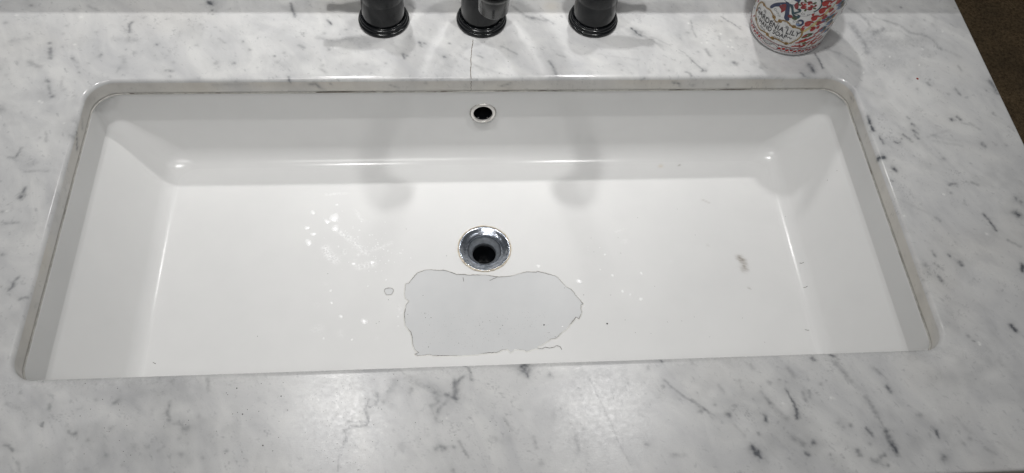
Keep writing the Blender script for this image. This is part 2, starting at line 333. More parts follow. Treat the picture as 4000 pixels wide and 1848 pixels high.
VE = '1.6,0.8,385.9,99.3,385.6,90.6,387,81.9;0.93,0.6,390.6,73.3,392.7,64.8;2.27,0.85,380.3,48.4,387.5,48.8;1.6,0.75,393,34.9,394.6,32.2;0.8,0.4,385.9,20.4,387.2,19.7;0.67,0.4,427,98.8,428.7,96.9;1.07,0.7,429.8,89.1,431.1,87.1;0.93,0.6,427.7,81.4,431.1,77.5;0.8,0.5,428.1,75.6,430.5,70.9;0.93,0.5,416.4,75.8,419.1,72,423,67.2;0.67,0.5,404.4,67.5,406.9,65.6;0.53,0.5,409.5,66.5;0.53,0.4,412.6,71.1;1.87,0.65,473.7,94.4;1.2,0.6,481,97.8,482.7,94.8;1.07,0.2,483.2,90.3,493.3,87.3,499.1,81.4;1.6,0.6,493.8,62.9,496,60.4;1.6,0.3,448.1,45.4;1.2,0.45,442.3,14.9,449.3,15.3;1.07,0.4,440.5,5.3;1.07,0.35,466,17.1,471.5,13.5;1.07,0.25,473.1,24.1;0.93,0.75,465,-20.1,467.8,-28.5,470.9,-37.7;1.33,0.5,504.4,-2.1;1.6,0.55,507.2,-6.5;2.67,0.8,497.6,-19.1,499,-21.4;1.2,0.3,416,-22.3,419.2,-25.7;0.93,0.3,477.1,-48.6,487.3,-56.1;0.8,0.4,400.9,-57.9,401.9,-63.4;1.2,0.65,415.8,-63.5;1.33,0.6,422.9,-70.6,423.7,-73.2;1.87,0.8,480.5,-75.8,479.3,-81.2;1.87,0.3,388.9,-72.5;0.8,0.25,399.3,-71.2,404.2,-77.6;1.07,0.5,398,-85.1,398.8,-89;1.07,0.3,520.8,102.7;1.33,0.25,518.4,61;1.33,0.2,507.8,62.2;1.07,0.12,386.1,-0.5,411.5,-18;1.33,0.12,444.3,74.5,471.4,66.5;1.2,0.6,262.4,-158.6,262.8,-160.7;1.07,0.55,278.2,-155.3,281.7,-156.8;1.6,0.32,281.4,-163.3,285.1,-169.6,289.1,-179;1.2,0.35,312.3,-169.4,315.8,-173.8;0.53,0.2,315.8,-173.8,320.2,-178.9;1.07,0.7,318.5,-185.3,320.5,-189.8;1.33,0.3,208.5,-163.1,209.8,-165.6;1.87,0.25,238.6,-166.7,242.7,-174.2;1.6,0.25,195.2,-176.1;1.33,0.35,220.5,-178.2;1.07,0.35,234.7,-178.1;0.8,0.3,230,-175.5;0.67,0.7,233.1,-184.7,235.5,-191.9,236.9,-197.9,237.5,-203.8;1.2,0.75,237.5,-202.6,236.7,-208.4;1.2,0.35,246.5,-187.6,247,-194.7;0.8,0.25,252.6,-186.6,251.7,-192.6;0.8,0.25,211.8,-185.7,217.6,-196;1.87,0.22,219.3,-199,227.3,-209.1;1.87,0.7,180.9,-203.8;1.07,0.75,210.3,-205.6,210.8,-210.8;0.93,0.6,201.8,-219.5,202.3,-220.9;2.4,0.85,195.4,-231.5,197.6,-234.4;1.2,0.85,197.6,-234.4,198.9,-238.8;0.53,0.28,153.2,-189.9,161.1,-196.7,167.9,-206.2;1.07,0.3,158.2,-200;0.67,0.3,159.2,-184.9;2.0,0.32,229.4,-224,236.9,-230.5;1.73,0.55,245.2,-229.2;1.2,0.55,236.9,-237.2,238,-238.6;1.07,0.35,268.6,-214.3;1.2,0.4,279,-216.4;0.93,0.3,273,-217.3;0.93,0.5,291.4,-219.8,294.1,-226.2;1.6,0.4,297.3,-193.7,300.4,-199.2,302.5,-209.8;0.53,0.25,302.9,-210.4,306.6,-223.3;2.0,0.6,306.4,-223.8,307.8,-230.7,308.9,-236.3;1.07,0.65,307.8,-230.7,310.2,-242;1.47,0.65,278.9,-237.8,279.5,-240.1;1.6,0.35,288.5,-244.9,292,-246.7;1.07,0.45,295.8,-243.5,299.3,-241.5;1.07,0.4,299.6,-249.7;1.73,0.35,338.9,-210.1;0.93,0.65,348.2,-223.8,348,-228.4;2.67,0.6,347,-246.3;1.33,0.75,447.1,-134.9,449.2,-139.8;1.33,0.35,404.4,-142.7;0.53,0.5,407.2,-147.1,408.4,-148;1.07,0.35,367.7,-235.5;1.33,0.3,373.7,-231.7;1.07,0.2,382.6,-239.5,391,-244.9;1.6,0.2,355.6,-216.6;1.33,0.12,368,-214.8,375.6,-226.7;2.13,0.1,422.6,-165.8,431.5,-181.2;1.33,0.2,178.3,-179,181.5,-186.3;1.07,0.3,171.7,-195.3;1.07,0.25,188.5,-197.2;0.67,0.3,204.1,-191.9;1.33,0.25,263.5,-181;0.93,0.4,217.6,-196;0.67,0.3,248.2,-199.5;0.93,0.35,256,-239.6;1.07,0.3,289.9,-232.7;0.8,0.14,183.4,-210.8,191.2,-222.4;2.67,0.8,21.1,-153.2,19.8,-159.5;1.87,0.8,19.9,-158.1,21,-161.6;0.8,0.8,20.8,-160.9,22.8,-165.4;1.73,0.45,40.6,-164.8;2.4,0.22,-48.1,-220.7;1.07,0.25,-51.8,-221.7,-43.3,-220.9;1.33,0.32,23.9,-215.6,25.1,-223.8;3.2,0.13,5.9,-215.5;1.33,0.32,56.8,-216.3,57.6,-227;2.13,0.25,27.8,-236.2;1.33,0.4,-38.9,-239.3;1.73,0.42,112.1,-225.6;1.07,0.5,132.2,-178;0.67,0.45,121.9,-161.1,122,-163.2;0.93,0.55,133.5,-154.5,134.3,-156.3;0.53,0.33,133.1,-172.6,145.3,-186,160.3,-197.2,169.4,-204.2;1.2,0.35,158.6,-199.8;0.67,0.45,103.9,-174.9;0.4,0.5,62.1,-177.1;0.93,0.2,64,-182.8;0.8,0.2,1.8,-200,7.5,-209.2;1.07,0.2,14.7,-194.1;1.33,0.18,42.1,-199.1;1.33,0.2,129.6,-234.4,139.6,-234.9;1.87,0.12,-8.9,-214.8,-1.6,-217.7;1.6,0.15,159.3,-159;0.53,0.25,-34.7,-216.3,-28.9,-227.6;2.67,0.12,-79.6,-219.3;1.87,0.12,-65.1,-212.5;0.21,0.25,72.1,-168.3,84.6,-204.7,96.3,-240.4;0.17,0.16,102.6,-174.9,91.1,-203.6;0.2,0.14,80.2,-219.8,110.4,-219.8;0.21,0.3,-120.6,-212.7,-124.5,-219.9,-124.9,-235.5;0.67,0.5,-120.4,-212.7,-120.5,-209.3,-122.1,-203.8;0.4,0.5,-119.1,-203.3,-117.6,-200.6,-111,-202.2,-104.5,-201.1,-102.6,-198.5,-104.7,-192.9,-106.8,-190,-105.6,-184.5,-103.8,-180.3;0.4,0.4,-118.4,-197.2,-111.8,-198.1,-107.2,-199,-103.2,-197.8,-103.7,-192.9;0.4,0.4,-114.3,-201.8,-109,-202.7,-104.4,-202.2;0.53,0.45,-103.6,-186.7,-99.6,-185.4,-96.4,-180.6,-96.5,-177.1,-99.3,-172.7;2.67,0.15,-102.4,-181.1,-99.1,-179.1;1.2,0.35,-106.2,-188.7,-104.7,-192.9;3.47,0.3,-91,-182.2,-87.7,-176.7,-85.8,-170.3,-84.5,-166;2.67,0.2,-74.3,-162.8,-67.5,-164.5,-64.7,-166.8;2.13,0.15,-68.8,-168,-64.7,-168.2;1.07,0.35,-72.2,-175.8,-70.2,-173.1;2.13,0.3,-60.7,-171.3,-57.2,-171.4,-52.5,-175.2;3.2,0.32,-51.9,-176.6,-49.2,-183.1;1.33,0.2,-54,-187.9,-51.3,-185.9;1.2,0.5,-43.7,-178.4,-40.3,-179.2,-35.6,-182.3;1.73,0.45,-36,-181.9,-35.2,-176.5,-34.6,-168.6;1.07,0.4,-34.7,-170.1,-32.5,-166.5,-29.3,-163.7;0.67,0.3,-36.6,-166.3,-36.3,-180.1;0.93,0.32,-41.7,-180.6,-42.5,-184.1,-47.3,-188.2,-50,-192.3;1.6,0.22,-50,-192.3,-52.1,-195,-51.5,-199.9;1.07,0.2,-55.3,-187.2,-53.4,-193.5;0.67,0.35,-28,-153.5,-25.3,-155.7,-24,-160.2,-23.2,-166.8;0.67,0.2,-80.5,-154.4,-76.4,-159.7;1.07,0.22,-51.7,-221.6,-49.7,-219.7,-45.8,-222.5;0.67,0.3,-38.6,-220.5,-37.6,-221.5;0.53,0.22,-34.5,-216.3,-30.1,-223.8,-27,-229.3;1.87,0.13,-77.9,-217.8,-77.2,-220.5;1.6,0.15,-58.9,-210.5;0.53,0.25,1.6,-199.9,5.3,-205.6;1.87,0.14,-5.2,-215.5;1.2,0.38,-255.9,-176.1,-256.2,-184.3,-254.4,-190.8;1.2,0.22,-229.8,-157.8,-227.7,-168;1.33,0.15,-257.6,-159.3;1.2,0.38,-297.9,-175.3,-295.3,-172.9;1.33,0.3,-297.2,-195.4;0.8,0.35,-326.7,-196.6,-323.9,-199.1,-321.7,-197.6;0.93,0.35,-346.4,-174.2,-345.3,-179.1;0.8,0.45,-371.4,-205.6,-367.6,-206.6,-364,-209.5;0.53,0.5,-347.9,-188.6,-347.6,-191.8;2.13,0.28,-239.8,-197.8;1.07,0.25,-246.6,-192.7,-242.7,-198.5;1.87,0.2,-233.5,-188.4;1.73,0.3,-241.4,-218.1;1.07,0.25,-244.7,-205.5;1.07,0.3,-208.8,-216.4;1.6,0.2,-276.7,-210.4;1.2,0.25,-296.2,-216.5;1.6,0.2,-267.8,-210.8;1.33,0.25,-226.1,-221.8;0.8,0.5,-355.8,-155.6;0.93,0.5,-395.5,-62.7,-397.7,-65.5,-398,-71.2,-400,-74;0.93,0.45,-389.1,-82.8,-383.1,-81.1;1.07,0.4,-413.1,-40.7;0.8,0.25,-358.8,-219.1,-355.1,-225.3;1.2,0.25,-309.1,-225;1.07,0.25,-283.2,-223.9;1.6,0.2,-322.2,-210.8;1.07,0.2,-258.3,-214.3,-255.8,-211.3;1.2,0.25,-311.8,-204.3;1.07,0.2,-238.1,-209.7;1.07,0.25,-369.5,-165.1;1.33,0.2,-378,-172.9,-368.2,-176.6;0.8,0.2,-324.2,-179.9,-322.2,-178.4;1.2,0.2,-312.1,-172.2;0.93,0.25,-249.4,-194.2;1.07,0.15,-268.7,-182.1,-267.4,-185.4;1.2,0.15,-188.6,-177;1.07,0.5,-429.7,203.3;1.6,0.5,-427.4,195.4,-424.4,183.8;2.13,0.3,-443,177.5,-432.5,171.1;1.6,0.5,-421.3,153.5,-419.3,152.3;1.2,0.35,-418.2,147.4,-413.9,137.6;2.13,0.5,-410.7,133.7;2.93,0.32,-456.1,121.3,-453.5,116.5;0.93,0.35,-432.9,62,-427.7,61.5,-425.4,72.9;2.4,0.18,-414,53,-409.4,55.1;0.93,0.2,-415.5,45.5,-395.7,46.2;1.6,0.55,-411.3,27.5,-411.5,21.3,-413,17.2;0.93,0.3,-419.5,-8.8,-408.5,-8.1;1.07,0.25,-411.8,83.8;3.47,0.17,-466.2,206,-450.6,209.9;0.67,0.25,-407.3,90.6,-405.6,79.3;0.8,0.4,-393,164.5;0.67,0.35,-416.5,198;1.33,0.25,-459.8,161.3;1.07,0.3,-377.4,187.4;1.07,0.2,-404,182.4,-397.4,177.2;1.6,0.15,-402.8,142.3;0.67,0.4,-354.4,193.9;0.93,0.35,-424.9,3.2;1.07,0.15,-394.6,-9.4;1.07,0.15,-435.2,114;1.07,0.3,-374.2,110.9,-371,103.9;1.33,0.2,-385.9,104.1,-380.2,101.7;1.33,0.25,-384.9,86.8,-380.4,85.6;0.93,0.5,-378.3,92.5,-370.4,78.7;2.27,0.85,-282.4,260.6,-279.5,258.7;1.07,0.5,-277.7,249.2;0.93,0.35,-276.3,243.6;1.2,0.55,-198,258.9,-195.7,249.3,-192.6,240.8;1.07,0.55,-355,232,-357,228.7,-354.9,218.8;1.47,0.35,-459.2,255.4;1.6,0.35,-416.1,249.9;1.2,0.42,-325.4,200.8;1.2,0.3,-286.7,199.8;1.47,0.5,-264.5,175.6;0.93,0.3,-261.5,170.1;1.47,0.4,-246.5,175.1;0.93,0.55,-208.2,184.5;0.67,0.5,-241.4,204.5;1.2,0.3,-199,188.9;1.07,0.35,-185.7,199.5,-180.2,195.9;0.53,0.5,-181.7,216.7;0.67,0.5,-159.2,235.2,-154.8,228.7;1.33,0.35,-377,186.2;1.47,0.4,-311.3,166.1,-305.6,165.6;1.2,0.35,-306.4,158.1;1.33,0.28,-403.2,182;1.87,0.25,-345.4,189.5;1.87,0.22,-354.1,210.7,-347,206.2;2.67,0.15,-368.8,208.9,-353.1,205.3;1.87,0.16,-355.7,184.3,-353.2,177.4;1.33,0.2,-387.3,175.9;1.87,0.2,-386.8,217.9;1.2,0.25,-417.6,227;1.2,0.22,-419,216.2;1.6,0.3,-478.4,230.6;1.33,0.2,-396.2,171.7;1.2,0.15,-407.7,157.6,-406.1,144.4;1.87,0.2,-168.2,210.3,-161.6,208.4;1.07,0.4,-155.5,193.1;1.87,0.2,-204.3,176.6;1.07,0.3,-233.9,193.4;0.8,0.2,-266.2,208.7,-259.2,203.3;1.2,0.2,-346,237.9,-342.5,239.8;1.07,0.22,-286.8,228.7;1.07,0.2,-403.1,255.6,-391.6,249;1.07,0.2,-259.6,251.1;1.33,0.2,-161.8,167.7,-156.4,162.5;0.93,0.2,-313.7,185.9;1.33,0.2,-306,176.3;0.8,0.15,-356.6,168.9,-358.1,163.9;2.13,0.15,-264.8,146.5,-235.2,146.2;0.93,0.6,-192.5,156,-191.4,149.2;1.6,0.4,-173,145.7,-166.8,147.3,-162.7,140.6;1.07,0.55,-63.1,202.5,-61.4,197.2;0.93,0.55,-57.9,201.1;1.07,0.5,-80.1,187,-78.4,180.9;1.07,0.5,-75.6,184.7;0.67,0.5,-32.9,201.6;0.8,0.5,-38.5,183.6,-37.9,182.2;1.33,0.35,-117.2,173.5;0.8,0.42,-157,232,-154.9,228;1.07,0.3,-139.4,221;0.8,0.35,-4,185.3,0.1,181.5;0.67,0.3,20.2,197.9,28.6,192,36.8,186.1;1.2,0.42,69.2,176.3,72.7,166.8,74.6,156.4;0.8,0.25,77.3,186,85.6,182;1.33,0.3,36.7,254.8,49.2,240.2,69.6,234;1.87,0.3,50.7,240.2,56.4,236.1;0.67,0.3,66.9,238.1,78.2,229.9;0.93,0.75,161.2,222.7,165.6,216.5,169.3,211.5;5.33,0.28,164.8,216.5,169,214.5;1.07,0.16,173.1,211.4,190.4,197.3;6.67,0.14,-62.9,175.1;6.0,0.1,58.3,184.1;8.0,0.12,-122.5,206.2;1.33,0.12,-94.1,204.1,-85.5,194.4;1.87,0.15,-142,171.8;1.33,0.15,-124.2,173.6;1.07,0.2,-97.8,174.4;1.33,0.22,-159.9,171.9;0.8,0.12,-23.2,186.4,4.2,161.5;0.67,0.12,-8.1,171,25.1,157.7;0.8,0.1,120.9,185.8,163.8,177.8;1.6,0.35,-57.5,147.2;0.8,0.35,-93.1,143.8,-84.9,140.1;1.07,0.4,18.7,142,27.2,145.6;1.33,0.35,-151.7,147;1.6,0.2,-161.1,216.1;2.93,0.16,-152.1,206.2,-132.5,208.1;1.07,0.35,-74.5,258.7,-68.6,252.5;2.4,0.12,89.4,254.9,91.9,248.6;0.4,0.28,207.4,192.1,213.3,186.5,217.9,177.4;0.67,0.3,217.7,180.1,218.6,177.4;0.4,0.45,217.9,177.4,222.8,170.2,227.7,163;0.93,0.5,226.7,161.7;0.93,0.5,230,162.5;1.73,0.5,262.6,173.1,265,171.3;1.33,0.35,236.5,192,237.9,188.3,239.1,183.7;1.07,0.35,227.5,188.3;0.8,0.3,253.7,210.6,253.8,205.9;0.93,0.3,272.7,208.7;1.07,0.35,289.7,165.7,290.5,164.8;4.0,0.2,284.1,173.4,289.6,169.8;0.47,0.4,262,240.4,271,231.6,275.2,227.8,279.7,222;0.53,0.3,227.3,234.5,227.2,222,228.5,209.7;0.93,0.35,209.5,160.4,212.8,159.5,214.5,154.2;0.8,0.3,219.6,216.8,222,216.5;0.67,0.35,200.8,177.5;0.67,0.35,191.9,162.3;0.8,0.25,189.1,170.5;1.6,0.18,171.7,160.7;1.07,0.25,141.5,172;0.93,0.2,142.5,163.5;0.8,0.16,179.1,210.7,187.5,206,199.4,198.6;0.67,0.15,181.6,204.2,192,191.2;0.8,0.25,254.3,183.6;1.07,0.2,246.6,197.5;0.8,0.3,261.3,233.1;1.07,0.5,196.2,145.6,203.3,143.8;0.67,0.35,162.7,150.2,165.7,152;0.8,0.5,256.2,141.7;1.87,0.3,218.9,141.1;0.67,0.2,211,213.5,211.4,207.8;1.2,0.5,470.5,254.6;2.67,0.65,343.5,169.1,345,161.6;0.8,0.6,354.1,185.6,355.8,175.4,357,165.3;1.2,0.6,332,158,334.4,154.2;1.2,0.3,409.9,252.4,419.8,244.1,425.8,233.1,425,223.6;1.33,0.28,446.7,234.5,459.9,227.6,468.3,215.5,482.7,212.8,491.2,204.7,495.8,191.5;2.93,0.3,405.3,229,409.1,214.2,412.6,198.3,411.1,186.6;2.13,0.38,427.7,215.5,439.5,220.9;10.67,0.18,426.9,206.2,441.4,200.9;6.0,0.15,458.5,200.8,480,204.8;9.33,0.14,424.7,172.5,443.6,169.8;1.33,0.2,367.4,193.3,384.3,182.9,400.5,163.8;0.67,0.2,457.3,219.5,468.3,206.1;0.8,0.3,506.2,166.9,507.9,160.6;1.6,0.15,502,242.8,506.4,237.2;0.67,0.35,491.2,235.2;0.93,0.25,454.8,249;1.33,0.22,498.4,229,499.5,226.3;0.93,0.2,473.4,224.9;1.33,0.13,500.4,190.2,513.8,179.7;0.8,0.2,435,240,445.7,234.5;1.6,0.15,433.6,252.5,434,246.9;1.07,0.42,491.7,135.1,494.5,127.2;1.07,0.55,464.9,143.3,465.3,141;0.8,0.35,450.3,135.5;2.13,0.5,533.9,145.5,534.7,138.3,535.6,129.4;1.33,0.2,482.2,128.2;0.67,0.3,524.9,133.1;1.07,0.25,520.1,101.9,521.9,99.3;0.93,0.3,373.3,130.9,374.8,126.6;1.2,0.13,441.2,72.9,465.6,80.8;1.2,0.13,444.9,68,472.1,61.1;2.67,0.12,447.6,218.7,425.6,218.7'
items = []
for s in VE.split(';'):
    q = [float(t) for t in s.split(',')]; items.append((q[2:], q[0], q[1]))
PALE = [(433.1,3.1,1.6,0.9),(386.2,-19.9,1.6,0.9),(459.9,-41.7,1.6,0.9),(227.9,-196.4,1.0,0.9),(269.1,-193.0,1.0,0.9),(271.2,-194.0,1.0,0.9),(412.3,-148.8,1.0,0.9),(412.2,-150.9,1.0,0.9),(-407.0,239.3,2.6,0.6),(-469.9,242.1,2.6,0.6),(-405.4,200.8,1.5,0.6),(-422.5,128.0,1.5,0.6),(-419.8,126.4,1.5,0.6),(-152.8,196.5,1.5,0.6),(-149.2,196.1,1.5,0.6),(239.4,201.4,1.3,0.8),(234.1,201.4,1.3,0.8),(265.2,205.4,1.3,0.8),(261.3,195.8,1.3,0.8),(265.3,195.0,1.3,0.8),(223.9,230.4,1.3,0.8),(256.7,214.8,1.3,0.8),(436.0,245.7,1.2,0.8),(398.9,158.0,1.2,0.8),(474.3,191.7,1.2,0.8),(435.3,180.7,1.2,0.8),(506.6,218.2,1.2,0.8),(463.9,168.8,1.2,0.8),(-420.9,3.5,1.1,0.6),(-394.0,101.3,1.1,0.6),(-92.5,-207.3,1.1,0.6),(-43.2,-198.1,1.1,0.6),(-25.0,-202.5,1.1,0.6),(46.3,-242.5,1.1,0.6)]
REDM = [[455.2,149.5,1.3]]
z = V[:, 2]
nn = np.tile(nrm, (len(rows), 1)); dz_ = np.where(np.arange(len(z)) < 18 * n, z * 1000, 0.0)     # unfold the cut face so veins run on down it
x, y = V[:, 0] * 1000 + nn[:, 0] * dz_, V[:, 1] * 1000 + nn[:, 1] * dz_
wx = x + 1.2 * vnoise(x, y, 0.6) + 1.0 * vnoise(x, y, 0.11, 1); wy = y + 1.2 * vnoise(x, y, 0.6, 2) + 1.0 * vnoise(x, y, 0.11, 3)
dark = strokes(wx, wy, [(p_, w_ * 1.1, min(0.9, a_ * 1.08)) for p_, w_, a_ in items], 1.0, 0.16)
dark *= np.clip(0.9 + 0.7 * vnoise(x, y, 0.4, 4) + 0.35 * vnoise(x, y, 0.9, 5), 0.2, 1.15)
cloud = np.clip(1.1 * vnoise(x * 0.8 + y * 0.4, y * 0.8, 0.022, 21) + 0.7 * vnoise(x, y, 0.06, 22) + 0.4 * vnoise(x, y, 0.16, 23) - 0.10, 0, 1) * 0.30
dark = 1 - (1 - dark) * (1 - cloud)
# small irregular mineral flecks between the larger veins, streaked along the grain
u_, v_ = (x * 0.87 + y * 0.50), (x * 0.50 - y * 0.87)
fl_ = np.clip((vnoise(u_, v_, 1.0, 6) * 1.0 + vnoise(u_, v_ * 0.55, 0.30, 7) * 0.9 + vnoise(x, y, 0.045, 8) * 0.75 - 0.62) * 2.0, 0, 1)
dark = np.clip(1 - (1 - dark) * (1 - 0.38 * fl_), 0, 0.95)
pale = strokes(wx, wy, [((a, b), r * 0.7, am) for a, b, r, am in PALE], 0.8)
warm = np.where(z < -0.0035, 0.42 + 0.5 * vnoise(x, y, 0.03, 9), 0.0)
warm = np.maximum(warm, strokes(x, y, [((-112, 256), 14, .25), ((-150, 262), 20, .2), ((78, 256), 9, .45), ((-10, 240), 20, .15)], 1.0))
col = np.c_[dark, np.clip(warm, 0, 0.8), pale, np.ones(len(x))]
set_attr(counter, 'marks', col)

# the slab goes on to the left, outside the picture
def box(name, x0, x1, y0, y1, z0, z1, mat, parent=None, bev=0.0):
    bm = bmesh.new(); bmesh.ops.create_cube(bm, size=1)
    for v in bm.verts: v.co = Vector(((x0 + x1) / 2 + v.co.x * (x1 - x0), (y0 + y1) / 2 + v.co.y * (y1 - y0), (z0 + z1) / 2 + v.co.z * (z1 - z0)))
    if bev: bmesh.ops.bevel(bm, geom=bm.edges[:] , offset=bev, segments=2, affect='EDGES', profile=0.5)
    me = bpy.data.meshes.new(name); bm.to_mesh(me); bm.free()
    o = bpy.data.objects.new(name, me); COL.objects.link(o); me.materials.append(mat)
    if parent: o.parent = parent
    return o
box('slab_extension', -1.05, XL - 0.0002, YF, YB, -0.030, 0.0, MARBLE, counter)
box('backsplash', -1.05, XR, 0.2755, 0.2955, 0.0003, 0.100, MARBLE, counter, 0.002)

# the hairline crack running from the spout to the edge of the cut-out
def ribbon(name, pts, widths, zf, mat, parent=None, jit=0.0, seed=1, sub=6, vary=False):
    rg = random.Random(seed); Q = []
    for i in range(len(pts) - 1):
        for k in range(sub):
            t = k / sub; Q.append((pts[i][0] + (pts[i + 1][0] - pts[i][0]) * t + rg.uniform(-jit, jit), pts[i][1] + (pts[i + 1][1] - pts[i][1]) * t + rg.uniform(-jit, jit)))
    Q.append(pts[-1]); V = []; F = []
    for i, q in enumerate(Q):
        a, b = Q[max(i - 1, 0)], Q[min(i + 1, len(Q) - 1)]; L = math.dist(a, b) or 1; nx, ny = -(b[1] - a[1]) / L, (b[0] - a[0]) / L
        w = widths * rg.uniform(0.6, 1.25) / 2 * (1 if not vary else max(0.06, min(1.5, 0.62 + 1.9 * float(vnoise(np.array([q[0]]), np.array([q[1]]), 0.09, seed)[0]))))
        for s in (-1, 1):
            X, Y = (q[0] + nx * w * s) / 1000, (q[1] + ny * w * s) / 1000
            V.append((X, Y, zf(X, Y)))
        if i: F.append((2 * i - 2, 2 * i - 1, 2 * i + 1, 2 * i))
    return mesh_np(name, V, F, mat, parent)
GRIME = plain('brown_grime', (0.09, 0.062, 0.036), 0.8)
CRK = [(-8.25,206.85),(-8.71,201.92),(-10.14,194.1),(-10.69,186.34),(-11.66,178.67),(-11.64,171.06),(-12.32,163.52),(-12.37,157.92),(-11.97,153.27)]
ribbon('crack', CRK, 0.62, lambda X, Y: 0.00012, GRIME, counter, 0.22, 3)
yb = CRK[-1][1] / 1000
# the crack runs on down the cut face of the slab
Vc = []; Fc = []
for i, zz in enumerate(np.linspace(-0.0035, -TH + 0.001, 9)):
    xx = CRK[-1][0] / 1000 + 0.0004 * math.sin(i * 2.1); 
    Vc += [(xx - 0.0002, HY - 0.00015, zz), (xx + 0.0002, HY - 0.00015, zz)]
    if i: Fc.append((2 * i - 2, 2 * i - 1, 2 * i + 1, 2 * i))
mesh_np('crack', Vc, Fc, GRIME, counter)

# ------------------------------------------------------------------ sink basin
DE = 0.114                                                     # depth of the floor below the counter top
sink = empty('undermount_sink', (0, 0, -DE), 'long white rectangular undermount sink with a peeled patch below the drain', 'sink')
PB = perimeter(520, 150, 34)
nb = len(PB)
prof = []                                                      # (hx, zx, hy, zy, rc)
def arc_profile(top, ztop, brk, zbrk, virt, rad, nseg):
    """wall from (brk, zbrk) to a filleted foot at (virt, -DE); returns slope points then fillet points"""
    vx, vz = brk - virt, zbrk + DE; L = math.hypot(vx, vz); ux, uz = vx / L, vz / L
    turn = math.acos(max(-1, min(1, -(-ux)))) ; turn = math.pi - math.acos(-ux) if False else math.atan2(uz, ux)
    tl = rad * math.tan(turn / 2)
    tx, tz = virt + ux * tl, -DE + uz * tl                     # where the fillet starts on the wall
    fx = virt - tl                                             # and where it ends on the floor
    pts = [(brk + (tx - brk) * t, zbrk + (tz - zbrk) * t) for t in np.linspace(0, 1, 14)]
    for k in range(1, nseg + 1):
        a_ = turn * (1 - k / nseg)
        pts.append((fx + rad * math.sin(a_), -DE + rad * (1 - math.cos(a_))))
    return pts
sx_ = arc_profile(0.3815, -0.0195, 0.3805, -0.054, 0.331, 0.026, 14)
sy_ = arc_profile(0.1530, -0.0195, 0.1528, -0.060, 0.1425, 0.021, 14)
levels = [(0.405, -0.0200, 0.176, -0.0200, 0.02), (0.3822, -0.0196, 0.1537, -0.0196, 0.015), (0.3816, -0.0200, 0.1532, -0.0200, 0.015)]
for t in np.linspace(0, 1, 22)[1:-1]:
    levels.append((0.3816 + (0.3805 - 0.3816) * t, -0.0205 + (-0.054 + 0.0205) * t, 0.1531 + (0.1528 - 0.1531) * t, -0.0205 + (-0.060 + 0.0205) * t, 0.015))
for (a_, b_), (c_, d_) in zip(sx_, sy_): levels.append((a_, b_, c_, d_, 0.013 + 0.007 * len(levels) / 50))
rows = []
for hx, zx, hy, zy, rc in levels:
    r_ = ring_xy(PB, hx, hy, rc, min(rc, 0.012)); w_ = r_[:, 2] ** 2
    rows.append(np.c_[r_[:, 0], r_[:, 1], zx * w_ + zy * (1 - w_)])
last = rows[-1]; DC = np.array([-0.0006, 0.0252]); DR = 0.0262
dv = last[:, :2] - DC; dirs = dv / np.linalg.norm(dv, axis=1)[:, None]
tgt = DC + dirs * DR
FD = 0.0045
for t in list(np.linspace(0, 1, 105)[1:-1]) + [0.995, 1.0]:
    xy = last[:, :2] + (tgt - last[:, :2]) * t
    rd = np.linalg.norm(xy - DC, axis=1)
    zz = -DE - FD * (t * t * (3 - 2 * t)) - 0.0011 * np.exp(-((rd - DR) / 0.0065) ** 2) * (t > 0.2)
    rows.append(np.c_[xy, zz])
V = np.concatenate(rows); F = grid_faces(len(rows), nb, True)
OV = np.array([0.0012, -0.0515])                               # overflow hole in the back wall
fc = V[F].mean(1)
keep = ~((fc[:, 1] > 0.145) & (np.hypot(fc[:, 0] - OV[0], fc[:, 2] - OV[1]) < 0.0108))
basin = mesh_np('basin', V - np.array([0, 0, -DE]), F[keep], PORC, sink)
bvh = BVHTree.FromPolygons([Vector(v) for v in V], [tuple(f) for f in F[keep]])
def bz(X, Y):
    h = bvh.ray_cast(Vector((X, Y, -0.025)), Vector((0, 0, -1)))
    return h[0].z if h[0] is not None else -DE
RES = [([(-154.38,50.96),(-143.97,41.8),(-133.66,32.72),(-121.7,20.78)],1.94,0.8),([(-164.72,27.69),(-161.01,19.9),(-154.18,14.0)],3.33,0.9),([(-129.39,5.74),(-114.8,9.13)],3.06,0.6),([(-116.86,24.52),(-97.14,33.75)],1.39,0.35),([(-136.93,74.79),(-128.03,62.37)],1.11,0.4),([(-166.76,94.07),(-146.32,95.74)],1.11,0.35),([(-146.28,19.51),(-143.33,27.14)],0.69,0.6),([(-136.06,9.71),(-129.93,21.0)],0.56,0.5),([(-170.42,-63.34),(-164.27,-62.68)],3.61,0.22),([(-145.41,-67.61),(-143.7,-71.1)],1.94,0.25),([(-109.44,-75.68)],2.22,0.15),([(148.26,28.51)],3.06,0.22),([(141.02,41.24),(151.37,44.45)],0.83,0.3),([(-88.83,-39.6),(-85.56,-48.62)],0.69,0.6),([(-168.93,-37.12)],2.78,0.15),([(-162.38,-13.8)],1.94,0.15),([(194.47,2.24)],1.67,0.15)]
GRM = [([(267.02,5.17),(269.06,0.66)],2.22,0.3),([(271.03,0.6),(270.29,-10.42)],3.06,0.34),([(269.09,5.56)],0.69,0.5),([(223.35,125.03)],0.97,0.35),([(241.43,78.4),(247.24,74.16)],0.62,0.22),([(236.72,20.14)],1.11,0.15),([(270.97,-32.08)],0.69,0.4)]
YEL = [([(202.16,124.13)],2.2,0.5)]
x, y = V[:, 0] * 1000, V[:, 1] * 1000
wx = x + 1.3 * vnoise(x, y, 0.4) + 0.8 * vnoise(x, y, 1.0, 1); wy = y + 1.3 * vnoise(x, y, 0.4, 2) + 0.8 * vnoise(x, y, 1.0, 3)
